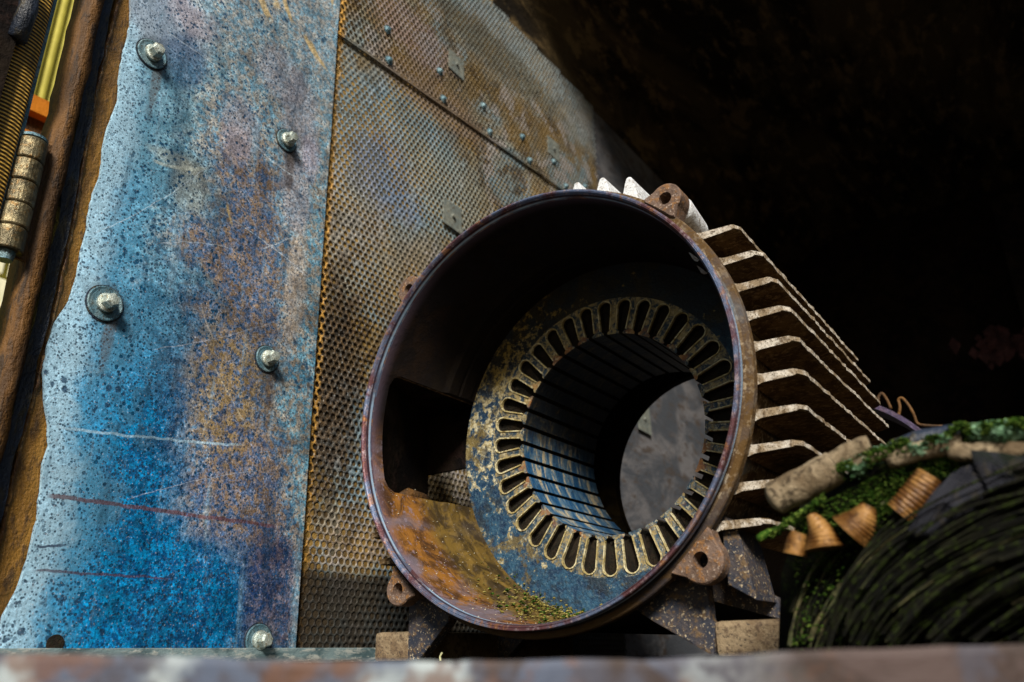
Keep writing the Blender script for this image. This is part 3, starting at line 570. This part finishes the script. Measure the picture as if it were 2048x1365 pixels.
# the window's outline is given as (y, z)
cutter = obj('cutter_tmp', cut, 'housing')
md = shell.modifiers.new('b', 'BOOLEAN'); md.operation = 'DIFFERENCE'; md.object = cutter; md.solver = 'EXACT'
bpy.context.view_layer.update()
dg = bpy.context.evaluated_depsgraph_get(); nm = bpy.data.meshes.new_from_object(shell.evaluated_get(dg))
shell.modifiers.clear(); shell.data = nm; bpy.data.objects.remove(cutter, do_unlink=True)
nm.shade_smooth(); nm.set_sharp_from_angle(angle=math.radians(28)) if hasattr(nm, 'set_sharp_from_angle') else None
# terminal box outside the window
tb = obj('terminal_box', join(prism([(-1.03, .135), (-1.05, .12), (-1.42, .98), (-1.39, .98)], 2, -.38, .38), prism([(-.93, .135), (-1.04, .135), (-1.40, .98), (-.96, .98)], 2, .345, .38), prism([(-.96, .135), (-1.04, .135), (-1.33, .84), (-.96, .84)], 2, -.38, -.345), box(-1.40, -1.0, .95, .98, -.02, .345)), 'dark', mot)
obj('cable_stub', tube([(-1.12, .4, -.3), (-1.12, .5, -.24), (-1.1, .62, -.26)], .035, 10), 'rust', mot, smooth=True)
# core ring: from slot bottoms outwards
ZS, ZB, RB, RS, NS = .803, 1.603, .539, .7344, 36
core = []; F_ = []
def slot_profile(n=9):
    "slot outline in (radius, side) for half a pitch, from the bore outwards"
    pts = [(RB, .0115), (RB + .010, .0115), (RB + .024, .029)]
    pts.append((RS - .040, .0405))
    for i in range(1, n + 1):
        a = math.pi / 2 * i / n; pts.append((RS - .040 + .040 * math.sin(a), .0405 * math.cos(a)))
    return pts
SP = slot_profile(); half = math.pi / NS; RM = RS + .012
V = []; F_ = []
def pol(r, a, y): return (r * math.cos(a), y, r * math.sin(a))
# one tooth: area between two slots, out to RM
def tooth_mesh():
    bmx = bmesh.new(); right = [];
    # tooth is centred on angle 0; slots are centred on +-half
    for r, s_ in SP: right.append((r, half - s_ / r))
    loop = [(r, a) for r, a in right] + [(RM, half)]
    loop2 = [(r, -a) for r, a in right] + [(RM, -half)]
    # strips between left and right outline at the same radius, front and back, plus walls
    V = []; Fc = []
    n = len(loop)
    for y in (ZS, ZB):
        for (r, a), (r2, a2) in zip(loop, loop2):
            V += [pol(r, a2, y), pol(r, a2 * .33, y), pol(r, a * .33, y), pol(r, a, y)]
    for s_ in range(2):
        o_ = s_ * n * 4
        for i in range(n - 1):
            for k in range(3):
                q = (o_ + 4 * i + k, o_ + 4 * i + k + 1, o_ + 4 * i + 4 + k + 1, o_ + 4 * i + 4 + k); Fc.append(q if s_ == 0 else q[::-1])
    m_ = n * 4
    for i in range(n - 1):
        Fc.append((4 * i, 4 * i + 4, m_ + 4 * i + 4, m_ + 4 * i)); Fc.append((4 * i + 3, m_ + 4 * i + 3, m_ + 4 * i + 7, 4 * i + 7))
    for k in range(3): Fc.append((k, m_ + k, m_ + k + 1, k + 1))
    return V, Fc
def local_mesh(name, vf, mat):
    bm2 = bmesh.new(); bv = [bm2.verts.new(Vector(p) * S) for p in vf[0]]
    for q in vf[1]: bm2.faces.new([bv[i] for i in q])
    bmesh.ops.recalc_face_normals(bm2, faces=bm2.faces); me = bpy.data.meshes.new(name); bm2.to_mesh(me); bm2.free(); me.materials.append(MAT[mat]); return me
def ringed(name, me, parent, ang, extra=0.0):
    o = link(name, me, parent, (0, extra, 0)); o.rotation_euler = (0, -ang, 0); return o
stc = obj('stator_core', lathe([(RM, ZS), (.952, ZS + .004), (.952, ZB), (RM, ZB)], 144), 'core', mot)
tm = local_mesh('tooth', tooth_mesh(), 'tooth'); tm.materials.append(MAT['pack'])
for p_ in tm.polygons:
    c_ = p_.center / S
    if abs(p_.normal.y) < .5 and math.hypot(c_.x, c_.z) > RB + .004: p_.material_index = 1
# slot liner: thin cream band following the slot outline, standing a little proud
def liner_mesh():
    pts = [(r, s_) for r, s_ in SP[2:]] + [(r, -s_) for r, s_ in SP[2:-1][::-1]]
    V = []; Fc = []; n = len(pts)
    for i, (r, s_) in enumerate(pts):
        a, b = pts[max(i - 1, 0)], pts[min(i + 1, n - 1)]; t_ = Vector((b[0] - a[0], b[1] - a[1])).normalized(); nx, ny = -t_.y, t_.x
        j = rnd.uniform(.75, 1.45)
        for (d, y) in ((.0034 * j, ZS - .006 * j), (-.0024, ZS - .006 * j), (-.0024, ZS + .010), (.0034 * j, ZS + .002)):
            V.append((r + nx * d, y, s_ + ny * d))
    for i in range(n - 1):
        for k in range(4): Fc.append((4 * i + k, 4 * i + (k + 1) % 4, 4 * i + 4 + (k + 1) % 4, 4 * i + 4 + k))
    Fc += [(0, 1, 2, 3), tuple(4 * (n - 1) + k for k in (3, 2, 1, 0))]
    return V, Fc
def pack_mesh():
    pts = [(r, s_ * .93) for r, s_ in SP[2:]] + [(r, -s_ * .93) for r, s_ in SP[2:-1][::-1]]
    V = [(r, ZS + .045 + rnd.uniform(-.004, .004), s_) for r, s_ in pts]; n = len(pts); V += [(r, ZS + .75, s_) for r, s_ in pts]
    V.append((RB + .11, ZS + .030, 0)); c = len(V) - 1
    Fc = [(i, (i + 1) % n, c) for i in range(n)] + [(i, (i + 1) % n, n + (i + 1) % n, n + i) for i in range(n)]
    return V, Fc
lms = [local_mesh('slot_liner', liner_mesh(), 'cream') for _ in range(5)]; pm = [local_mesh('slot_packing', pack_mesh(), 'pack') for _ in range(4)]
A0 = math.radians(87.5)
for k in range(NS):
    a = A0 + 2 * half * k
    ringed('slot_liner', lms[k % 5], stc, a); ringed('slot_packing', pm[k % 4], stc, a); ringed('tooth', tm, stc, a + half)

# cooling fins
FX = {.577: 1.027, .429: 1.103, .294: 1.146, .161: 1.178, .028: 1.191, -.106: 1.192, -.245: 1.179, -.377: 1.148, -.513: 1.06, -.648: .99}
def fin(y, xo, side=1, z1=1.80):
    n = 44; V = []; Fc = []; xr = math.sqrt(max(0, .999 ** 2 - y * y)) + .012; bow = rnd.uniform(-.004, .004)
    rows = [(.14, 1), (.155, 1), (z1 - .02, 1), (z1, .985)]
    rows = [(.14 + (z1 - .14) * i / n, 1) for i in range(n + 1)]
    for i, (yy, _) in enumerate(rows):
        xe = xo - (.02 if i == 0 else 0) - (.03 if i == n else 0) + rnd.gauss(0, .0022)
        for x, th in ((xr, .028), (xr + .035, .017), (xe - .01, .0130 + rnd.gauss(0, .0006)), (xe, .0085 + rnd.gauss(0, .0008))):
            dz = bow * math.sin(i / n * 3) ; V.append((side * x, yy + rnd.gauss(0, .0012), y + th + dz)); V.append((side * x, yy, y - th + dz))
    m_ = 8
    for i in range(n):
        o_ = i * m_
        for k in range(3):
            Fc.append((o_ + 2 * k, o_ + 2 * k + 2, o_ + m_ + 2 * k + 2, o_ + m_ + 2 * k)); Fc.append((o_ + 2 * k + 1, o_ + m_ + 2 * k + 1, o_ + m_ + 2 * k + 3, o_ + 2 * k + 3))
        Fc.append((o_ + 6, o_ + 7, o_ + m_ + 7, o_ + m_ + 6))
    for o_ in (0, n * m_):
        for k in range(3): Fc.append((o_ + 2 * k, o_ + 2 * k + 1, o_ + 2 * k + 3, o_ + 2 * k + 2))
    return V, Fc
def edge_paint(o, side):
    "the narrow front, rear and outer edges of a fin are a paler, speckled cream"
    o.data.materials.append(MAT['finedge'])
    for p in o.data.polygons:
        if abs(p.normal.z) < .6 and (abs(p.normal.y) > .7 or p.normal.x * side > .7): p.material_index = 1
for y, xo in FX.items():
    edge_paint(obj('cooling_fin', fin(y, xo), 'fin', mot), 1)
    if y not in (.161, .028, -.106, -.245, .294): obj('cooling_fin', fin(y, min(xo, 1.05), -1), 'fin', mot)
for x, top in ((.12, 1.062), (.27, 1.074), (.41, 1.046), (.55, .995), (-.03, 1.05), (-.18, 1.04), (-.33, 1.0), (-.5, .93)):
    b_ = .052; hz = lambda q: math.sqrt(.99 ** 2 - q * q)
    pr = [(x - b_, hz(x - b_)), (x - .022, top - .03), (x - .012, top - .004), (x, top), (x + .012, top - .004), (x + .024, top - .035), (x + b_, hz(x + b_)), (x, hz(x))]
    obj('top_rib', prism(pr, 1, .13, 1.8), 'lit_grey', mot, bevel=.004)
# bolt lugs
def lug(cx, cz, R_, hx, hz, y0, y1, boss=0, hr=.030):
    d = math.hypot(cx, cz); ux, uz = -cx / d, -cz / d; px_, pz_ = -uz, ux; out = []
    for i in range(17):
        a = math.pi * i / 16; out.append((cx + R_ * (math.cos(a) * px_ - math.sin(a) * ux), cz + R_ * (math.cos(a) * pz_ - math.sin(a) * uz)))
    k = R_ * 1.35
    out += [(cx + ux * .058 - px_ * k, cz + uz * .058 - pz_ * k), (cx + ux * .058 + px_ * k, cz + uz * .058 + pz_ * k)]
    n = len(out); H = [(hx + hr * math.cos(2 * math.pi * i / 19), hz + hr * math.sin(2 * math.pi * i / 19)) for i in range(19)]
    # outer outline and hole sampled by the same angles around the hole
    import bisect
    def cast(a):
        dx, dz = math.cos(a), math.sin(a); best = 0
        for i in range(n):
            (x1, z1), (x2, z2) = out[i], out[(i + 1) % n]; ex, ez = x2 - x1, z2 - z1; den = dx * ez - dz * ex
            if abs(den) < 1e-9: continue
            t_ = ((x1 - hx) * ez - (z1 - hz) * ex) / den; s_ = ((x1 - hx) * dz - (z1 - hz) * dx) / den
            if t_ > 0 and -1e-6 <= s_ <= 1 + 1e-6: best = max(best, t_)
        return best
    K = 40; V = []; Fc = []
    for i in range(K):
        a = 2 * math.pi * i / K; t_ = cast(a); o_ = (hx + t_ * math.cos(a), hz + t_ * math.sin(a)); h_ = (hx + hr * math.cos(a), hz + hr * math.sin(a))
        o2 = (hx + (t_ - .006) * math.cos(a), hz + (t_ - .006) * math.sin(a))
        V += [(o2[0], y0, o2[1]), (o_[0], y0 + .006, o_[1]), (o_[0], y1, o_[1]), (h_[0], y1, h_[1]), (h_[0], y0, h_[1])]
    for i in range(K):
        j = (i + 1) % K
        for k in range(5): Fc.append((5 * i + k, 5 * i + (k + 1) % 5, 5 * j + (k + 1) % 5, 5 * j + k))
    return V, Fc
for cx, cz, R_, y1 in ((.748, .772, .074, .16), (-.763, .762, .078, .12), (-.765, -.795, .075, .14), (.745, -.775, .088, .13)):
    obj('bolt_lug', lug(cx, cz, R_, cx, cz, .062, y1), 'lug', mot)
# casting boss that runs back from the upper right lug
bs = []
for i, (yy, r_, dx, dz) in enumerate(((.158, .070, 0, 0), (.20, .073, .0, 0), (.42, .070, -.02, -.0), (.60, .05, -.05, -.05), (.68, .02, -.08, -.09))):
    bs.append((.748 + dx, yy, .772 + dz, r_))
obj('lug_boss', tube([b_[:3] for b_ in bs], 1, 20, True, [b_[3] for b_ in bs]), 'lit_grey', mot, smooth=True)
obj('hull_gusset', prism([(.80, -.60), (.86, -.66), (.90, -.92), (.80, -.86)], 1, .17, .40), 'foot', mot, bevel=.004)
# feet
fl = obj('foot', join(box(-1.035, -.80, .20, 1.7, FL + .001, -.975)), 'pad', mot, bevel=.02)
obj('foot_web', prism([(-.812, -.84), (-.812, FL + .004), (-.745, FL + .004), (-.565, -.94), (-.56, -.80)], 1, .195, .26), 'foot', mot, bevel=.006)
obj('foot_web', prism([(-.80, -.7), (-.80, FL + .004), (-.745, FL + .004), (-.50, -.90), (-.50, -.80)], 1, .9, .96), 'foot', mot)
fr = obj('foot', join(box(.715, .975, .20, 1.7, FL + .001, -.985)), 'pad', mot, bevel=.02)
obj('foot_web', prism([(.36, -.90), (.445, -.963), (.705, FL + .004), (.722, -1.0), (.705, -.98), (.705, -.70), (.6, -.74)], 1, .195, .26), 'foot', mot, bevel=.005)
obj('foot_web', prism([(.50, -.86), (.90, -.98), (.93, -.98), (.90, -.90), (.62, -.76)], 1, .40, .46), 'foot', mot, bevel=.005)
# dirt washed into the bottom of the bell
dp = []; R2 = random.Random(4)
for _ in range(1500):
    a = math.radians(R2.gauss(-104, 13)); yy = R2.uniform(.28, .80); q = abs(R2.gauss(0, .018)) * (1.3 - abs(yy - .68) * 1.6)
    if R2.random() > max(.12, 1 - abs(yy - .7) * 3): continue
    r_ = (.972 if yy < .55 else .95) - max(0, q); dp.append((r_ * math.cos(a), yy, r_ * math.sin(a)))
obj('dirt_crumbs', blobs(dp[:len(dp) * 3 // 4], .003, .013, R2, .6), 'debris', mot, kind='stuff')
obj('moss_crumbs', blobs(dp[len(dp) * 3 // 4:], .004, .015, R2, .6), 'moss', mot, kind='stuff')
gp = []
for _ in range(240):
    a = math.radians(R2.uniform(-165, -70)); yy = R2.uniform(.03, .78); r_ = .974 if yy < .54 else .951; gp.append((r_ * math.cos(a), yy, r_ * math.sin(a)))
obj('grit', blobs(gp, .0018, .005, R2, .6), 'pebble', mot, kind='stuff')

# ------------------------------------------------------------------ hoop and bent wire behind the motor
pp = [at(1763, 815, 1, 2.9), at(1800, 832, 1, 2.9), at(1842, 860, 1, 2.9)]
(ax, az), (bx_, bz_), (cx_, cz_) = [(p[0], p[2]) for p in pp]
dd = 2 * (ax * (bz_ - cz_) + bx_ * (cz_ - az) + cx_ * (az - bz_))
ux = ((ax * ax + az * az) * (bz_ - cz_) + (bx_ * bx_ + bz_ * bz_) * (cz_ - az) + (cx_ * cx_ + cz_ * cz_) * (az - bz_)) / dd
uz = ((ax * ax + az * az) * (cx_ - bx_) + (bx_ * bx_ + bz_ * bz_) * (ax - cx_) + (cx_ * cx_ + cz_ * cz_) * (bx_ - ax)) / dd
rh = math.hypot(ax - ux, az - uz)
hoop = thing('steel_hoop', 'violet curved steel strip showing behind the tips of the fins', 'hoop', (ux, 2.9, FL))
V = []; Fc = []; k = 0; a_lo = math.atan2(az - uz, ax - ux)
for i in range(60):
    a = a_lo + .9 - i * .05
    x, z = ux + rh * math.cos(a), uz + rh * math.sin(a)
    if z < FL: break
    ox, oz = math.cos(a) * .03, math.sin(a) * .03; V += [(x - ox, 2.85, z - oz), (x, 2.85, z), (x, 3.15, z), (x - ox, 3.15, z - oz)]; k += 1
for i in range(k - 1):
    for q in range(4): Fc.append((4 * i + q, 4 * i + (q + 1) % 4, 4 * i + 4 + (q + 1) % 4, 4 * i + 4 + q))
Fc += [(0, 1, 2, 3), tuple(4 * (k - 1) + q for q in (3, 2, 1, 0))]
obj('strip', (V, Fc), 'purple', hoop)
for name, lab, P_ in (('bent_wire', 'small rusty wire hook right beside the fin tips', [(1757, 812), (1757, 795), (1764, 787), (1774, 800), (1782, 818)]),
                      ('bent_wire', 'larger rusty wire loop standing on the violet hoop', [(1797, 832), (1800, 815), (1797, 800), (1805, 797), (1818, 812), (1828, 830), (1836, 848), (1860, 852), (1885, 853)])):
    pts = [Vector(at(px, py, 1, 2.88)) for px, py in P_]; w_ = thing(name, lab, 'wire', tuple(pts[0]))
    sm = []
    for i in range(len(pts) - 1):
        p0, p1, p2, p3 = pts[max(i - 1, 0)], pts[i], pts[i + 1], pts[min(i + 2, len(pts) - 1)]
        for t_ in (0, .25, .5, .75): sm.append(.5 * ((2 * p1) + (p2 - p0) * t_ + (2 * p0 - 5 * p1 + 4 * p2 - p3) * t_ ** 2 + (3 * p1 - p0 - 3 * p2 + p3) * t_ ** 3))
    obj('wire_strand', tube(sm + [pts[-1]], .010, 8), 'rust', w_, smooth=True)

# ------------------------------------------------------------------ mossy coil bundle, lower right
BY = -.34
bun = thing('coil_bundle', 'mossy bundle of old motor coil wires arched over the floor at lower right', 'wire bundle', tuple(at(1850, 1300, 1, BY)[:2]) + (FL,))
R3 = random.Random(11)
def arc(s_, dz, jit=1.0, n=22, a0=-6, a1=112, part=False):
    "one strand: s_ 0 is the outermost arch, 1 the innermost; dz moves it towards or from the viewer"
    pts = []; p1, p2 = R3.random() * 6, R3.random() * 6; am = jit * R3.uniform(2, 15); ds = jit * R3.gauss(0, .11); dA = jit * R3.gauss(0, 24)
    for i in range(n):
        sq = max(0, s_ + ds * (i / n)); ex, ey = 2330 + 600 * sq, 1370 + 420 * sq; A, B = 775 + 60 * sq - abs(dA) * .5, 508 - 40 * sq - abs(dA)
        a = math.radians(a0 + (a1 - a0) * i / (n - 1)); c, s2 = math.cos(a), math.sin(a)
        px = ex - A * (abs(c) ** .92) * (1 if c > 0 else -1) + am * math.sin(a * 3 + p1); py = ey - B * (abs(s2) ** .82) * (1 if s2 > 0 else -1) + am * math.sin(a * 5 + p2)
        q = at(px, py, 1, BY + dz)
        if q[2] > FL + .01: pts.append(tuple(q))
    if part and len(pts) > 8:
        L = R3.randint(5, len(pts)); k = R3.randint(0, len(pts) - L); pts = pts[k:k + L]
    return pts
groups = {'wire1': [], 'wire2': [], 'wire3': []}
for i in range(1300):
    s_ = R3.random() ** .9; dz = R3.gauss(.04, .08) - (.05 if s_ > .12 else 0); mt = R3.choices(['wire1', 'wire2', 'wire3'], [.84, .10, .06 if s_ > .2 else .01])[0]
    groups[mt].append(tube(arc(.06 + s_ * .92, dz, part=True), R3.uniform(.0028, .0062), 4, False))
for i in range(170):
    groups[R3.choices(['wire1', 'wire2'], [.75, .25])[0]].append(tube(arc(R3.uniform(.03, .22), -.05 + R3.gauss(0, .02), .8, a1=60, part=True), R3.uniform(.0025, .005), 4, False))
for i in range(45):
    groups['wire1'].append(tube(arc(.16 + R3.random() * .25, -.27 + R3.gauss(0, .01), 1.0, part=True), R3.uniform(.003, .006), 4, False))
for i in range(150):
    groups[R3.choices(['wire1', 'wire2'], [.9, .1])[0]].append(tube(arc(.12 + R3.random() * .35, -.19 + R3.gauss(0, .015), 1.0, part=True), R3.uniform(.0028, .006), 4, False))
for nm_, mt in (('dark_wires', 'wire1'), ('olive_wires', 'wire2'), ('bare_wires', 'wire3')):
    obj(nm_, join(*groups[mt]), mt, bun, smooth=True, kind='stuff')
# dark body inside the bundle
body = []
for k in range(9):
    body.append(tube(arc(.12 + k * .10, .24, n=40), .075, 10, True))
obj('coil_core', join(*body), 'wire1', bun, smooth=True)
def smooth_px(P_, Y, n=8):
    pts = [Vector(at(px, py, 1, Y if not isinstance(Y, (list, tuple)) else Y[i])) for i, (px, py) in enumerate(P_)]; out = []
    for i in range(len(pts) - 1):
        p0, p1, p2, p3 = pts[max(i - 1, 0)], pts[i], pts[i + 1], pts[min(i + 2, len(pts) - 1)]
        for j in range(n):
            t_ = j / n; out.append(.5 * ((2 * p1) + (p2 - p0) * t_ + (2 * p0 - 5 * p1 + 4 * p2 - p3) * t_ ** 2 + (3 * p1 - p0 - 3 * p2 + p3) * t_ ** 3))
    return out + [pts[-1]]
def wrapped(P_, Y, r, name, mat, turns=9, amp=.12, n=10, ends=(.55, .8)):
    p = smooth_px(P_, Y, n); k = len(p)
    tp = [(1 + amp * math.sin(i / k * turns * 2 * math.pi)) * min(1, ends[0] + i / k * 4) * min(1, ends[1] + (k - i) / k * 4) for i in range(k)]
    return obj(name, tube(p, r, 14, True, tp), mat, bun, smooth=True)
wrapped([(1540, 1002), (1580, 982), (1625, 960), (1672, 934)], BY - .10, .050, 'taped_end', 'tape', 3, .025, 12)
wrapped([(1655, 932), (1700, 905), (1740, 890)], BY - .04, .030, 'taped_lead', 'tape', 3, .035 )
wrapped([(1700, 935), (1740, 918), (1790, 905)], BY - .12, .014, 'bare_lead', 'tape', 3, .035 )
wrapped([(1775, 925), (1830, 905), (1880, 895), (1925, 888)], BY - .12, .026, 'bare_lead', 'tape', 5, .035 )
wrapped([(1932, 868), (1990, 872), (2060, 868), (2160, 880)], BY - .10, .026, 'pale_lead', 'mosslight', 5, .035 )
wrapped([(1895, 905), (1990, 905), (2060, 905), (2160, 920)], BY - .13, .026, 'bare_lead', 'tape', 5, .035 )
wrapped([(1780, 905), (1850, 880), (1930, 870)], BY - .08, .030, 'rubber_lead', 'rubber', 3, .05)
wrapped([(1548, 1068), (1580, 1040), (1625, 1012), (1650, 1000)], BY - .14, .009, 'green_twig', 'moss', 6, .035 )
wrapped([(1515, 1080), (1535, 1068), (1560, 1062)], BY - .14, .012, 'green_twig', 'moss', 4, .035 )
def sleeve(P_, Y, r0, r1, ridges=6):
    p = smooth_px(P_, Y, 44); k = len(p); tp = []
    for i in range(k):
        f = i / (k - 1); tp.append((r0 + (r1 - r0) * f) * (1 + .04 * math.sin(f * ridges * 2.2 * 2 * math.pi) + .05 * math.sin(f * 5 + ridges)))
    return obj('lacquered_sleeve', tube(p, 1, 18, True, tp), 'copper', bun, smooth=True)
sleeve([(1800, 1028), (1833, 992), (1862, 952)], BY - .17, .040, .036, 5)
sleeve([(1700, 1065), (1722, 1042), (1738, 1012)], BY - .16, .060, .018, 5)
sleeve([(1650, 1098), (1642, 1065), (1622, 1030)], BY - .17, .056, .012, 4)
sleeve([(1590, 1110), (1593, 1088), (1600, 1066)], BY - .15, .034, .022, 4)
patch_late = None
# grey cloth flaps
def patch(P_, Y, name, mat, bulge=.003):
    c = Vector((sum(p[0] for p in P_) / len(P_), sum(p[1] for p in P_) / len(P_)))
    V = []; rings = 5; n = len(P_)
    for k in range(rings):
        f = k / rings
        for p in P_:
            q = at(p[0] + (c.x - p[0]) * f, p[1] + (c.y - p[1]) * f, 1, Y - bulge * math.sin(f * math.pi / 2) + .010 * math.sin(p[0] * .06 + p[1] * .05) + .005 * math.sin(p[0] * .15 - p[1] * .1)); V.append(tuple(q))
    V.append(tuple(at(c.x, c.y, 1, Y - bulge))); Fc = []
    for k in range(rings - 1):
        for i in range(n): Fc.append((k * n + i, k * n + (i + 1) % n, (k + 1) * n + (i + 1) % n, (k + 1) * n + i))
    for i in range(n): Fc.append(((rings - 1) * n + i, (rings - 1) * n + (i + 1) % n, len(V) - 1))
    o = obj(name, (V, Fc), mat, bun, smooth=True); sm_ = o.modifiers.new('s', 'SOLIDIFY'); sm_.thickness = .01 * S; return o
patch([(1925, 935), (1960, 925), (1975, 960), (1965, 1000), (1935, 1030), (1895, 1055), (1860, 1075), (1825, 1078), (1815, 1060), (1840, 1020), (1870, 980), (1900, 950)], BY - .235, 'cloth_flap', 'cloth')
patch([(1940, 900), (2000, 905), (2055, 915), (2110, 930), (2060, 955), (2010, 975), (1975, 985), (1955, 950)], BY - .245, 'cloth_flap', 'cloth')
o_ = patch([(1556, 1320), (1562, 1150), (1585, 1080), (1600, 1010), (1680, 955), (1760, 915), (1880, 885), (2048, 872), (2250, 880), (2250, 1320), (1900, 1320)], BY + .06, 'matted_felt', 'wire1', .03)
# moss
mp, mp2 = [], []
for _ in range(4200):
    t_ = R3.random(); px = 1660 + 480 * t_; top = 938 - 95 * math.sin(min(1, t_ * 1.15) * math.pi / 2) ** .9
    py = top + abs(R3.gauss(0, 14)) - 6; (mp if R3.random() < .62 else mp2).append(tuple(at(px + R3.gauss(0, 5), py, 1, BY + max(-.12, min(.06, R3.gauss(0, .04))))))
for _ in range(3200):
    s_ = R3.random() ** 2 * .9; a_ = arc(.05 + s_ * .8, -.09, .3, n=30)
    if not a_: continue
    q = Vector(R3.choice(a_)); 
    if R3.random() < (.85 if s_ < .35 else .25): mp.append(tuple(q + Vector((R3.gauss(0, .012), R3.gauss(0, .02), R3.gauss(0, .012)))))
for _ in range(3800):
    px = R3.uniform(1590, 1960); py = 1060 - (px - 1640) * .50 + max(-50, R3.gauss(0, 30)); mp.append(tuple(at(px, py, 1, BY - R3.uniform(.06, .12))))
for _ in range(4200):
    t_ = R3.random(); px = 1675 + 440 * t_; top = 930 - 88 * math.sin(min(1, t_ * 1.15) * math.pi / 2) ** .9
    cl = math.sin(px * .045) + math.sin(px * .11 + 1); py = top + abs(R3.gauss(0, 11)) - 3 + 7 * (1 + cl)
    (mp if cl < .6 else mp2).append(tuple(at(px + R3.gauss(0, 5), py, 1, BY - .12 + R3.gauss(0, .03))))
for _ in range(500):
    px = R3.uniform(1540, 1650); mp.append(tuple(at(px, 1070 - (px - 1540) * .66 + R3.gauss(0, 5), 1, BY - .14 + R3.gauss(0, .01))))
obj('moss', blobs(mp, .0025, .0075, R3, .5), 'moss', bun, kind='stuff'); obj('lichen', blobs(mp2, .003, .008, R3, .5), 'mosslight', bun, kind='stuff')

# ------------------------------------------------------------------ foreground sill (far out of focus)
sill = thing('foreground_sill', 'blurred weathered steel sill across the bottom edge, nearest to the viewer', 'sill', tuple(CAM + ray(1024, 1340) * 1.25))
TOPL = [(-500, 1302), (-100, 1306), (300, 1312), (600, 1322), (760, 1323), (1000, 1323), (1180, 1318), (1300, 1320), (1480, 1312), (1600, 1302), (1800, 1296), (2048, 1287), (2500, 1280)]
V = []; Fc = []; xs = np.linspace(-500, 2500, 80)
fwd = Vector((RT[2][0], RT[2][1], 0)).normalized()
for px in xs:
    py = np.interp(px, [a for a, _ in TOPL], [b for _, b in TOPL]) + rnd.gauss(0, 1.2)
    t_ = Vector(CAM + ray(px, py) * 1.30)
    V += [tuple(t_ + Vector((0, 0, -.35))), tuple(t_ + Vector((0, 0, -.012)) - fwd * .004), tuple(t_), tuple(t_ + fwd * .25 + Vector((0, 0, -.012))), tuple(t_ + fwd * .25 + Vector((0, 0, -.35)))]
for i in range(len(xs) - 1):
    for k in range(5): Fc.append((5 * i + k, 5 * i + (k + 1) % 5, 5 * i + 5 + (k + 1) % 5, 5 * i + 5 + k))
Fc += [(0, 1, 2, 3, 4), tuple(5 * (len(xs) - 1) + k for k in (4, 3, 2, 1, 0))]
obj('sill_plate', (V, Fc), 'board', sill)
obj('sill_support', box(CAM[0] - 2, CAM[0] + 1.2, CAM[1] + .9, CAM[1] + 1.2, -6, -1.5), 'dark', sill)
g0 = Vector(at(881, 1322, 1, .1)); gb = obj('grass_blade', tube([g0, Vector(at(880, 1314, 1, .1)), Vector(at(884, 1306, 1, .1))], .005, 5), 'grass', kind=None)
sv(gb, label='tiny dry grass blade standing on the floor below the motor', category='grass blade')
# dim scrap on the back wall
sc1 = thing('steel_cabinet', 'dark steel cabinet barely visible in the shadow on the right', 'cabinet', (3.2, 9.5, FL))
obj('cabinet_body', box(1.9, 5.2, 9.3, 10.6, FL, 4.9), 'dark', sc1)
obj('cabinet_door', box(2.3, 4.8, 9.24, 9.29, FL + .3, 4.6), 'ceil', sc1, bevel=.02)
rs = thing('reddish_scrap', 'faint reddish scrap hanging in the dark at the right edge', 'scrap', (2.0, 8.9, 3.0))
R5 = random.Random(3)
obj('scrap_lumps', blobs([tuple(at(R5.gauss(2010, 28), R5.gauss(695, 16), 1, 9.1)) for _ in range(60)], .05, .13, R5), 'reddish', rs)
